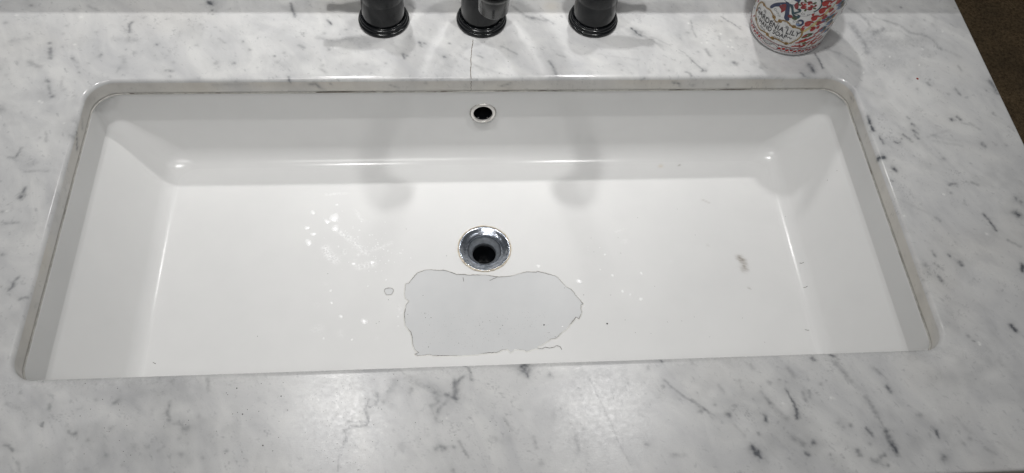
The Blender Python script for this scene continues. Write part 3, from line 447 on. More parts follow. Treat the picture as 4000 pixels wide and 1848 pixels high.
res = 1.4 * strokes(wx, wy, RES, 1.0); grm = 2.1 * strokes(wx, wy, GRM, 0.9) * np.clip(0.8 + 1.1 * vnoise(x, y, 0.8, 4), 0.1, 1.2); yel = strokes(wx, wy, YEL, 0.8)
rd = np.hypot(x - DC[0] * 1000, y - DC[1] * 1000)
yel = np.maximum(yel, 0.42 * np.exp(-((rd - 26.8) / 1.5) ** 2) * np.clip(0.8 + 1.2 * vnoise(x, y, 0.35, 6), 0, 1.3) * (V[:, 2] < -0.11))
set_attr(basin, 'marks', np.c_[np.clip(grm, 0, .9), np.clip(yel, 0, .9), np.clip(res, 0, 1), np.ones(len(x))])

def child(o):                                                  # children are built in world space
    o.parent = sink; o.matrix_parent_inverse.identity(); o.data.transform(__import__('mathutils').Matrix.Translation((0, 0, DE))); return o

# where the new coating has come off: the old bluish glaze, and the broken edge of the coating round it
def bare_mat():
    m, nt, bs = new_mat('bare_old_glaze'); v, obj = coords(nt)
    c = mixc(nt, ramp(nt, noise(nt, obj, 30.0, 4, 0.6), 0.35, 0.7), (0.632, 0.639, 0.642), (0.600, 0.608, 0.613))
    nt.links.new(c, bs.inputs['Base Color']); bs.inputs['Roughness'].default_value = 0.32
    bump(nt, bs, noise(nt, obj, 500.0, 3, 0.6), 0.10, 0.0005); return m
BARE = bare_mat()
EDGE = plain('coating_edge', (0.74, 0.735, 0.71), 0.4, var=0.06)
DARKEDGE = plain('edge_shade', (0.13, 0.12, 0.11), 0.8, var=0.4, vscale=400)  # dark tone for the painted edge shade, shared with the cracks
def densify(pts, step, jit, seed):
    rg = random.Random(seed); out = []
    for a, b in zip(pts, pts[1:] + pts[:1]):
        L = math.dist(a, b); k = max(1, int(L / step))
        for i in range(k):
            t = i / k; out.append((a[0] + (b[0] - a[0]) * t + (rg.uniform(-jit, jit) if i else 0), a[1] + (b[1] - a[1]) * t + (rg.uniform(-jit, jit) if i else 0)))
    return out
def flat_patch(name, poly, lift, mat):
    """a polygon (mm) filled with a fine grid that follows the basin floor"""
    bm = bmesh.new(); vs_ = [bm.verts.new((a / 1000, b / 1000, 0)) for a, b in poly]; bm.faces.new(vs_)
    xs = [a / 1000 for a, b in poly]; ys = [b / 1000 for a, b in poly]
    for ax, lo, hi in ((0, min(xs), max(xs)), (1, min(ys), max(ys))):
        k = lo + 0.005
        while k < hi:
            co = Vector((k, 0, 0)) if ax == 0 else Vector((0, k, 0)); no = Vector((1, 0, 0)) if ax == 0 else Vector((0, 1, 0))
            bmesh.ops.bisect_plane(bm, geom=bm.verts[:] + bm.edges[:] + bm.faces[:], plane_co=co, plane_no=no); k += 0.005
    bmesh.ops.triangulate(bm, faces=bm.faces[:])
    for v in bm.verts: v.co.z = bz(v.co.x, v.co.y) + lift
    bm.normal_update()
    for f in bm.faces:
        if f.normal.z < 0: f.normal_flip()
        f.smooth = True
    me = bpy.data.meshes.new(name); bm.to_mesh(me); bm.free()
    o = bpy.data.objects.new(name, me); COL.objects.link(o); me.materials.append(mat); return o
def lip(name, poly, mat, out_mm=1.3, h=0.00055):
    """raised broken rim of the coating: outer skirt, crest, inner face"""
    n_ = len(poly); V = []; F = []; ar = sum(a[0] * b[1] - b[0] * a[1] for a, b in zip(poly, poly[1:] + poly[:1])); sg = 1 if ar > 0 else -1
    rg = random.Random(4)
    for i, q in enumerate(poly):
        a, b = poly[i - 1], poly[(i + 1) % n_]; L = math.dist(a, b) or 1; nx, ny = sg * (b[1] - a[1]) / L, -sg * (b[0] - a[0]) / L
        hh = h * rg.uniform(0.7, 1.25)
        for off, lift in ((out_mm, 0.00005), (0.25, hh * 0.85), (0.0, hh), (-0.05, 0.0)):
            X, Y = (q[0] + nx * off) / 1000, (q[1] + ny * off) / 1000; V.append((X, Y, bz(X, Y) + lift))
    for i in range(n_):
        j = (i + 1) % n_
        for k in range(3): F.append((4 * i + k, 4 * j + k, 4 * j + k + 1, 4 * i + k + 1))
    return mesh_np(name, V, F, mat, smooth=False)
PATCH = densify([(-70.84,-3.11),(-61.63,0.45),(-57.25,0.63),(-47.6,-0.95),(-44.95,-0.11),(-36.21,-2.98),(-30.56,-5.95),(-23.97,-5.94),(-17.84,-7.01),(-9.89,-6.54),(0.67,-7.24),(6.79,-8.62),(11.6,-9.66),(14.69,-9.85),(19.11,-9.87),(28.05,-8.62),(38.02,-5.57),(42.54,-4.68),(51.4,-5.54),(52.83,-4.46),(61.11,-7.03),(66.3,-9.1),(69.8,-10.0),(73.54,-13.13),(77.06,-18.56),(80.98,-24.15),(85.22,-26.27),(88.32,-30.81),(88.93,-33.49),(91.69,-36.81),(94.31,-41.29),(96.2,-44.27),(93.91,-45.17),(92.97,-49.97),(93.87,-53.85),(92.27,-56.67),(90.11,-60.7),(87.25,-58.9),(82.31,-64.9),(76.5,-71.3),(70.92,-75.78),(67.13,-79.83),(63.94,-82.03),(60.54,-81.92),(54.71,-85.4),(49.33,-88.87),(46.3,-89.68),(46.13,-91.95),(41.44,-92.51),(35.38,-94.75),(32.95,-93.31),(23.77,-91.9),(19.38,-95.09),(16.64,-91.65),(10.28,-92.78),(5.98,-94.8),(-4.91,-95.14),(-16.64,-96.52),(-27.46,-96.85),(-46.51,-96.36),(-55.6,-95.86),(-58.9,-94.4),(-64.68,-95.27),(-70.04,-95.52),(-72.93,-94.08),(-69.21,-92.42),(-72.93,-88.7),(-74.77,-83.22),(-75.45,-74.55),(-77.14,-69.44),(-82.21,-62.33),(-82.93,-54.83),(-83.15,-48.23),(-82.17,-43.51),(-81.68,-39.71),(-78.55,-35.2),(-82.42,-31.52),(-82.89,-26.17),(-82.1,-15.42),(-79.07,-14.71),(-75.62,-9.66)], 0.9, 0.26, 2)
child(tag(flat_patch('bare_patch', PATCH, 0.00025, BARE), 'peeled patch of bare blue-grey glaze below the drain'))
child(lip('coating_edge', PATCH, EDGE))
o = child(ribbon('edge_shade', PATCH + PATCH[:1], 0.42, lambda X, Y: bz(X, Y) + 0.0007, DARKEDGE, None, 0.0, 5, 1, True))  # painted dark line standing in for the shaded inner face of the lip
CH = (-98.97,-23.57)
chip = [(CH[0] + 4.3 * math.cos(t) * (1 + .12 * math.sin(3 * t)), CH[1] + 4.4 * math.sin(t) * (1 + .1 * math.cos(2 * t))) for t in np.linspace(0, 2 * math.pi, 26, endpoint=False)]
child(flat_patch('bare_chip', chip, 0.00025, BARE)); child(lip('coating_edge', chip, EDGE, 0.8, 0.0004))
child(ribbon('edge_shade', chip + chip[:1], 0.36, lambda X, Y: bz(X, Y) + 0.0006, DARKEDGE, None, 0.0, 6, 1))  # same painted shade line round the chip
for k, c in enumerate([[(46.13,-91.95),(50.73,-92.57),(53.41,-90.84),(57.56,-91.89),(62.72,-91.16),(63.66,-90.1),(65.39,-89.7),(68.26,-90.9),(69.66,-94.14)],[(11.6,-9.66),(7.53,-11.55),(3.02,-13.92)],[(-24.06,-9.14),(-23.51,-14.15)]]):
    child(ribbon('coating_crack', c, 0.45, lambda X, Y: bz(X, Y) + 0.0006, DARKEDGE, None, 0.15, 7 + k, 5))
for k, c in enumerate([[(329.88,-5.89),(331.45,-6.82),(333.55,-6.44)],[(327.1,-34.6),(329.05,-34.66),(331.21,-33.87)],[(317.41,-80.95),(319.67,-81.83),(321.89,-82.11)],[(-316.96,-93.72),(-313.9,-95.38)]]):
    child(ribbon('hair_crack', c, 0.5, lambda X, Y: bz(X, Y) + 0.0003, DARKEDGE, None, 0.1, 17 + k, 4))

# overflow: a bright ring in the back wall with a dark bore
ow = 0.1528
MX = __import__('mathutils').Matrix
def tilt(o): o.data.transform(MX.Translation((OV[0], ow - 0.0012, OV[1])) @ MX.Rotation(math.radians(-9), 4, 'X')); return o
ring_p = [(0.0099, -0.0006), (0.0100, 0.0012), (0.0104, 0.0019), (0.0111, 0.0019), (0.0118, 0.0016), (0.0126, 0.0014), (0.0132, 0.0009), (0.0134, -0.001)]
RINGM = plain('overflow_ring_nickel', (0.78, 0.76, 0.73), 0.25, 0.55)
child(tilt(lathe('overflow_ring', ring_p, (0, 0, 0), RINGM, None, 56, '-Y', True)))
DARK = plain('dark_bore', (0.006, 0.007, 0.009), 0.25)
child(tilt(lathe('overflow_bore', [(0.01, 0.0005), (0.0099, -0.02), (0.0001, -0.021)], (0, 0, 0), DARK, None, 40, '-Y')))
seal = plain('grey_sealant', (0.30, 0.29, 0.27), 0.7, var=0.5, vscale=500)
th = np.linspace(0, 2 * math.pi, 90, endpoint=False); rg = random.Random(8); Vs = []
for r0, yy in ((0.0131, 0.0010), (0.0137, 0.0004), (0.0142, -0.0022)):
    for t in th: 
        r1 = r0 + (rg.uniform(-.00035, .00035)); Vs.append((r1 * math.cos(t), -yy, r1 * math.sin(t)))
child(tilt(mesh_np('overflow_seal', Vs, grid_faces(3, 90, True)[:, ::-1], seal)))

# drain
dz = -DE - FD - 0.0011
dp = [(0.0268, -0.0010), (0.0270, 0.0004), (0.0267, 0.0010), (0.0260, 0.0011), (0.0250, 0.0007), (0.0232, -0.0004), (0.0212, -0.0013), (0.0192, -0.0020), (0.0180, -0.0027), (0.0175, -0.0034), (0.0173, -0.0046)]
child(lathe('drain_flange', dp, (DC[0], DC[1], dz), CHROME, None, 80, flip=True))
STEEL = plain('worn_steel', (0.30, 0.32, 0.345), 0.45, 0.75, var=0.25, vscale=300)
child(lathe('drain_throat', [(0.0173, -0.0042), (0.0171, -0.0050), (0.0160, -0.0066), (0.0140, -0.0086), (0.0128, -0.0098), (0.0124, -0.0106), (0.0123, -0.0150)], (DC[0], DC[1], dz), STEEL, None, 64, flip=True))
child(lathe('drain_bore', [(0.01232, -0.0140), (0.0123, -0.050), (0.0001, -0.0505)], (DC[0], DC[1], dz), DARK, None, 48, flip=True))
PUTTY = plain('yellowed_putty', (0.60, 0.53, 0.42), 0.7, var=0.4, vscale=420)
Vs = []; rg = random.Random(3)
for r0, zz in ((0.0267, 0.0004), (0.0274, 0.0006), (0.0281, -0.0001)):
    for t in np.linspace(0, 2 * math.pi, 110, endpoint=False):
        r1 = r0 + rg.uniform(-.0004, .0003); Vs.append((DC[0] + r1 * math.cos(t), DC[1] + r1 * math.sin(t), dz + zz + 0.0009))
child(mesh_np('drain_putty', Vs, grid_faces(3, 110, True), PUTTY))

# silicone bead under the slab
SIL = plain('silicone', (0.50, 0.49, 0.46), 0.5, var=0.2)
rs = []
for hx, hy, zz in ((HX + .0005, HY + .0005, -TH + .0001), (HX - .0002, HY - .0002, -TH - .0002), (HX - .0006, HY - .0006, -TH - .0010)):
    r_ = ring_xy(PB, hx, hy, RC, RCF); rs.append(np.c_[r_[:, 0], r_[:, 1], np.full(nb, zz) + 0.0002 * vnoise(r_[:, 0] * 1000, r_[:, 1] * 1000, 0.2)])
child(mesh_np('silicone_bead', np.concatenate(rs), grid_faces(3, nb, True), SIL))

# brown grime caught in the seam between slab and basin
SEAM = plain('seam_grime', (0.10, 0.075, 0.05), 0.85, var=0.5, vscale=300)
Vg = []; Fg = []
def seam(pts, nx, ny, off, amp):
    for i, (X, Y) in enumerate(pts):
        q = float(vnoise(np.array([X * 1000]), np.array([Y * 1000]), 0.05, off)[0]) + 0.5 * float(vnoise(np.array([X * 1000]), np.array([Y * 1000]), 0.35, off + 1)[0])
        hh = max(0.00015, amp * (q + 0.02) * 2.2)
        Vg.extend([(X - nx * 0.0004, Y - ny * 0.0004, -TH - 0.0002), (X - nx * 0.0004, Y - ny * 0.0004, -TH - 0.0002 + hh)])
        k = len(Vg)
        if i: Fg.append((k - 4, k - 2, k - 1, k - 3))
seam([(t, HY) for t in np.linspace(-0.35, 0.35, 360)], 0, 1, 31, 0.0011)
seam([(HX, t) for t in np.linspace(-0.125, 0.12, 120)], 1, 0, 35, 0.0008)
seam([(-HX, t) for t in np.linspace(-0.125, 0.12, 120)], -1, 0, 38, 0.0006)
child(mesh_np('seam_grime', Vg, Fg, SEAM, smooth=False))

# soap film and water drops on the basin floor: too many and too small to count
WET = plain('soapy_drop', (0.95, 0.95, 0.95), 0.19, spec=0.7)
DROPS = [(-157.63,65.69,3.89,5.17),(-164.91,60.81,2.78,2.58),(-156.12,52.4,3.89,2.91),(-178.12,45.2,2.5,1.94),(-182.42,35.32,3.33,3.23),(-185.1,53.09,2.22,2.26),(-156.7,-21.28,2.22,2.26),(-155.19,-34.86,2.5,2.26),(-145.45,-50.24,3.33,3.55),(-122.47,-56.59,5.56,5.81),(-155.88,81.38,1.39,1.29),(-180.18,72.28,2.22,2.26),(-116.48,10.69,1.94,1.94),(-135.22,9.31,1.67,1.61),(-133.44,-76.06,2.22,2.26),(-160.52,-73.94,1.94,1.94),(-89.49,-52.03,1.67,1.61),(-89.05,-62.57,1.39,1.29),(95.05,-17.33,5.0,4.52),(54.37,2.12,3.33,3.23),(120.95,21.99,1.39,1.29),(125.78,13.38,2.22,1.61),(130.41,-11.91,2.5,2.58),(138.51,-30.69,2.5,2.58),(156.17,-40.25,3.06,3.55),(108.62,23.43,0.83,0.97),(108.18,19.41,0.83,0.97),(118.45,-4.43,1.94,1.29),(160.8,-10.61,2.78,2.91),(146.13,-34.71,1.94,1.94),(72.66,-68.83,2.5,1.29)]
Vd = []; Fd = []; rg = random.Random(21)
def dome(cx, cy, rx, ry, h, seed):
    b0 = len(Vd); k = 18; ph = [rg.uniform(0, 6.28) for _ in range(3)]
    rr = [1 + .18 * math.sin(2 * 2 * math.pi * i / k + ph[0]) + .10 * math.sin(3 * 2 * math.pi * i / k + ph[1]) for i in range(k)]
    for s_, hh in ((1.0, -0.02), (0.88, 0.55), (0.6, 0.9), (0.25, 0.98)):
        for i in range(k):
            t = 2 * math.pi * i / k; X, Y = (cx + rx * s_ * rr[i] * math.cos(t)) / 1000, (cy + ry * s_ * rr[i] * math.sin(t)) / 1000
            Vd.append((X, Y, bz(X, Y) + hh * h / 1000))
    Vd.append((cx / 1000, cy / 1000, bz(cx / 1000, cy / 1000) + h / 1000))
    for j in range(3):
        for i in range(k): Fd.append((b0 + j * k + i, b0 + j * k + (i + 1) % k, b0 + (j + 1) * k + (i + 1) % k, b0 + (j + 1) * k + i))
    for i in range(k): Fd.append((b0 + 3 * k + i, b0 + 3 * k + (i + 1) % k, b0 + 4 * k))
for i, (cx, cy, rx, ry) in enumerate(DROPS): k_ = 0.58 if cx > 30 or cy < 0 else 1.1; dome(cx, cy, rx * k_, ry * k_, 0.14 + 0.06 * rx, i)
for i in range(70):
    t = rg.random(); cx, cy = (-160 + 70 * t + rg.gauss(0, 12), 55 - 45 * t + rg.gauss(0, 16)); r_ = rg.uniform(.3, .9); dome(cx, cy, r_, r_ * rg.uniform(.8, 1.2), r_ * .2, i)
for i in range(26):
    t = rg.random(); cx, cy = 60 + 37 * math.sin(t * 1.5), -22 - 26 * t * t; dome(cx, cy, .45, .45, .22, i)
tag(mesh_np('water_drops', Vd, Fd, WET), 'water drops and dried soap spots on the sink floor', 'water drops', None, 'stuff')

SPK = plain('black_speck', (0.02, 0.018, 0.016), 0.7)
Vp = []; Fp = []
def speck(cx, cy, r_, z0):
    b0 = len(Vp); k = 7; a0 = rg.uniform(0, 6)
    for i in range(k): Vp.append(((cx + r_ * rg.uniform(.7, 1.2) * math.cos(a0 + i * 6.283 / k)) / 1000, (cy + r_ * rg.uniform(.7, 1.2) * math.sin(a0 + i * 6.283 / k)) / 1000, z0))
    Vp.append((cx / 1000, cy / 1000, z0 + 0.0002))
    for i in range(k): Fp.append((b0 + i, b0 + (i + 1) % k, b0 + k))
for cx, cy, r_, _k in [(117.75,-67.3,1.0,1),(142.46,14.27,0.3,1),(166.58,57.61,0.3,1),(211.76,67.01,0.3,1),(225.56,33.43,0.3,1),(113.11,33.93,0.3,1),(141.97,33.21,0.3,1),(125.67,-34.72,0.3,1),(98.07,-33.68,0.3,1),(136.59,-63.68,0.3,1),(144.81,-78.2,0.3,1),(160.32,-79.71,0.3,1),(219.03,-85.47,0.3,1),(273.35,-93.47,0.3,1),(179.16,-67.49,0.3,1),(207.39,-62.92,0.3,1),(193.91,-66.76,0.3,1),(328.87,52.7,0.3,1),(256.42,-66.13,0.3,1),(172.51,-26.4,0.3,1),(114.12,16.8,0.3,1),(373.49,77.56,0.4,1),(365.4,72.35,0.4,1),(-160.62,-2.2,0.35,1),(-82.23,50.23,0.35,1),(-40.48,16.71,0.35,1),(-99.31,-33.17,0.35,1),(-62.97,-49.34,0.35,1),(-57.11,-54.49,0.35,1),(-107.84,-57.59,0.35,1),(-110.63,-59.24,0.35,1),(-223.31,-69.78,0.35,1),(54.53,-66.44,0.9,1),(-63.21,-49.43,0.35,1),(-57.05,-54.63,0.35,1),(-62.56,-54.46,0.35,1),(-64.82,-29.14,0.35,1),(-30.43,-83.57,0.35,1),(-6.17,-61.26,0.35,1),(10.67,-69.3,0.35,1),(58.81,-75.0,0.35,1),(9.1,-75.01,0.35,1),(79.14,-24.9,0.35,1),(98.04,-33.57,0.35,1),(-9.29,-64.72,0.35,1),(13.1,-65.46,0.35,1),(64.4,-79.74,0.35,1),(-79.92,-50.22,0.35,1),(8.54,-56.08,0.35,1),(0.9,-59.9,0.35,1),(-59.91,-86.72,0.35,1),(34.2,-84.28,0.15,1),(-30.53,-51.2,0.14,1),(-14.79,-51.34,0.1,1),(59.41,-78.83,0.12,1),(-12.83,-89.32,0.19,1),(40.39,-67.54,0.15,1),(19.71,-53.09,0.16,1),(-33.2,-84.84,0.11,1),(18.11,-86.23,0.12,1),(45.49,-87.26,0.1,1),(23.84,-50.72,0.15,1),(-11.42,-58.03,0.13,1),(35.72,-64.25,0.11,1),(21.57,-69.23,0.18,1),(-37.21,-62.0,0.18,1),(-2.95,-70.79,0.12,1),(-65.32,-85.87,0.11,1),(40.55,-66.54,0.2,1),(-17.23,-87.66,0.16,1),(-37.0,-79.17,0.17,1),(19.71,-69.8,0.12,1),(14.99,-54.88,0.17,1),(13.67,-66.01,0.18,1),(-42.53,-64.73,0.18,1),(-19.3,-78.64,0.16,1),(50.89,-92.24,0.17,1),(36.53,-57.48,0.17,1),(40.8,-67.92,0.16,1),(-7.22,-88.89,0.13,1),(-15.54,-49.46,0.14,1),(11.94,-88.62,0.19,1),(-26.32,-89.44,0.12,1),(38.38,-57.72,0.14,1),(-57.95,-83.13,0.18,1),(-49.48,-70.08,0.13,1),(-4.98,-72.63,0.11,1),(43.32,-62.94,0.14,1),(-59.72,-48.14,0.12,1),(-24.46,-87.08,0.19,1),(-6.24,-68.56,0.17,1),(42.42,-65.33,0.18,1),(-16.8,-73.89,0.17,1),(-4.0,-78.25,0.17,1),(-66.3,-49.45,0.11,1),(-39.89,-57.11,0.1,1),(-39.77,-73.4,0.19,1),(-22.77,-64.39,0.14,1),(18.46,-82.83,0.19,1),(-19.9,-78.35,0.13,1),(38.26,-60.78,0.19,1),(-3.59,-79.66,0.15,1),(-27.16,-69.49,0.11,1),(-61.68,-69.79,0.15,1),(40.06,-52.03,0.16,1),(-5.2,-74.44,0.17,1),(-0.81,-73.17,0.15,1),(11.37,-60.63,0.16,1),(18.85,-58.5,0.2,1),(26.4,-89.93,0.13,1),(-10.64,-60.46,0.1,1),(-64.94,-58.09,0.19,1),(-46.57,-76.76,0.12,1),(-58.72,-56.06,0.17,1),(-3.71,-72.5,0.15,1),(-32.45,-69.07,0.19,1),(-41.85,-78.65,0.13,1),(-42.56,-62.0,0.11,1),(52.19,-66.81,0.12,1),(-67.03,-50.31,0.12,1),(-14.45,-74.28,0.2,1),(46.8,-61.54,0.16,1),(51.26,-55.81,0.19,1),(-17.43,-81.46,0.13,1),(12.15,-71.31,0.11,1),(28.43,-84.69,0.15,1),(-18.68,-88.05,0.14,1),(44.85,-68.77,0.14,1),(-20.85,-51.76,0.13,1),(-37.75,-51.32,0.15,1),(-10.42,-50.64,0.12,1),(50.79,-57.13,0.14,1),(55.01,-56.42,0.14,1),(35.91,-51.86,0.11,1),(50.46,-79.83,0.13,1),(-5.92,-60.1,0.19,1),(55.03,-54.65,0.15,1),(-43.81,-65.26,0.17,1),(24.12,-58.62,0.13,1),(-13.16,-65.53,0.17,1),(33.38,-64.96,0.14,1),(-58.56,-63.24,0.19,1),(-3.66,-72.83,0.16,1),(4.11,-83.11,0.13,1),(-27.56,-85.33,0.15,1),(56.1,-57.53,0.18,1),(-7.22,-69.31,0.19,1),(-50.63,-69.53,0.12,1),(-24.18,-82.66,0.14,1),(33.76,-51.55,0.2,1),(53.71,-79.7,0.12,1),(16.85,-58.4,0.14,1),(-62.58,-50.86,0.12,1),(-44.39,-82.81,0.12,1),(39.1,-51.41,0.11,1),(-59.55,-86.01,0.18,1),(-65.19,-85.81,0.12,1),(-33.78,-72.93,0.12,1),(57.28,-67.02,0.16,1),(5.83,-61.84,0.17,1),(58.72,-76.5,0.11,1),(34.98,-78.59,0.15,1),(16.36,-61.34,0.13,1),(-1.1,-52.75,0.16,1),(-43.91,-59.07,0.19,1),(7.88,-60.34,0.17,1),(58.25,-88.72,0.18,1),(-25.19,-73.17,0.16,1),(-56.02,-76.56,0.15,1),(-1.48,-80.21,0.11,1),(-40.66,-88.89,0.13,1),(-34.46,-51.82,0.13,1),(4.78,-51.71,0.13,1),(-34.4,-55.24,0.18,1),(53.83,-89.29,0.14,1),(-58.68,-62.5,0.15,1),(-19.36,-79.36,0.17,1),(46.88,-70.92,0.12,1),(47.44,-87.81,0.11,1),(-40.55,-75.77,0.18,1),(56.54,-52.6,0.12,1),(-13.69,-72.24,0.18,1),(3.34,-71.5,0.12,1),(15.09,-74.49,0.19,1),(-42.88,-53.76,0.14,1),(-25.91,-67.84,0.12,1),(21.72,-84.45,0.1,1),(49.84,-55.3,0.13,1),(-5.44,-67.33,0.12,1),(24.53,-85.21,0.12,1),(-46.32,-69.85,0.11,1),(51.16,-86.61,0.18,1),(-15.48,-81.73,0.14,1),(-8.54,-54.08,0.1,1),(18.59,-58.58,0.2,1),(4.28,-73.89,0.19,1),(-28.98,-49.45,0.12,1),(-8.63,-55.99,0.13,1),(26.76,-66.46,0.13,1),(-37.64,-70.65,0.2,1),(-46.0,-82.96,0.18,1),(8.93,-72.67,0.15,1),(-54.16,-71.62,0.2,1),(25.44,-70.1,0.14,1),(44.85,-51.6,0.12,1),(54.08,-78.7,0.18,1),(1.33,-51.69,0.15,1),(13.6,-54.05,0.15,1),(54.14,-54.25,0.1,1),(-54.18,-76.19,0.19,1),(-47.6,-82.95,0.12,1),(0.53,-81.35,0.11,1),(-7.33,-85.21,0.14,1),(34.21,-69.89,0.19,1),(-16.93,-83.12,0.11,1),(-23.83,-55.24,0.14,1),(-15.48,-59.44,0.14,1),(19.11,-74.43,0.12,1),(22.57,-79.88,0.14,1),(-8.46,-56.88,0.18,1),(-21.77,-61.4,0.19,1),(-28.18,-57.27,0.14,1),(-2.05,-75.21,0.14,1),(20.78,-51.54,0.19,1),(-8.68,-68.23,0.14,1),(-32.6,-82.27,0.15,1),(-54.98,-62.67,0.15,1),(-21.14,-53.53,0.19,1),(-48.19,-78.29,0.14,1),(-4.73,-77.67,0.1,1),(-5.09,-68.78,0.14,1),(-66.88,-48.27,0.15,1),(-9.2,-63.54,0.11,1),(-21.34,-76.93,0.18,1),(31.2,-50.97,0.13,1),(-5.75,-83.17,0.16,1),(34.13,-79.48,0.11,1),(57.41,-74.89,0.16,1),(-34.77,-85.72,0.2,1),(-23.76,-69.39,0.11,1),(29.34,-77.45,0.12,1),(38.09,-73.82,0.19,1),(38.15,-55.34,0.12,1),(42.0,-52.57,0.11,1),(48.73,-84.89,0.13,1),(-23.74,-50.76,0.11,1),(-65.69,-71.97,0.16,1),(-49.14,-82.44,0.15,1),(8.47,-77.52,0.12,1),(35.13,-68.13,0.15,1),(-51.06,-58.88,0.15,1),(24.85,-69.71,0.16,1),(29.17,-67.6,0.1,1),(3.12,-88.67,0.1,1),(-8.82,-76.61,0.15,1),(-54.05,-69.38,0.11,1),(-58.18,-62.07,0.12,1),(-4.07,-88.44,0.12,1),(59.11,-66.38,0.18,1),(-1.46,-81.96,0.19,1),(40.81,-57.4,0.19,1),(-52.1,-78.37,0.1,1),(-28.78,-54.51,0.16,1),(-27.4,-72.41,0.12,1),(-17.21,-86.27,0.16,1),(-5.91,-79.6,0.2,1),(-24.44,-53.72,0.12,1),(-47.3,-65.18,0.17,1),(31.16,-55.43,0.12,1),(-22.04,-83.81,0.15,1),(1.54,-62.09,0.15,1),(9.9,-64.23,0.16,1),(28.94,-65.58,0.15,1),(-50.53,-59.08,0.1,1),(-59.87,-51.53,0.19,1),(25.55,-74.97,0.18,1),(-44.79,-63.07,0.16,1),(41.34,-73.65,0.11,1),(-61.38,-49.43,0.18,1),(47.6,-57.52,0.18,1),(-61.9,-82.08,0.17,1),(-7.18,-69.45,0.12,1),(51.89,-62.94,0.13,1),(30.53,-74.78,0.15,1),(5.97,-54.73,0.11,1),(56.65,-80.79,0.16,1),(4.41,-59.85,0.12,1),(7.89,-50.59,0.1,1),(-23.84,-73.32,0.19,1),(-9.55,-62.33,0.2,1),(-29.52,-68.87,0.15,1)]: speck(cx, cy, r_, bz(cx / 1000, cy / 1000) + 0.0004)
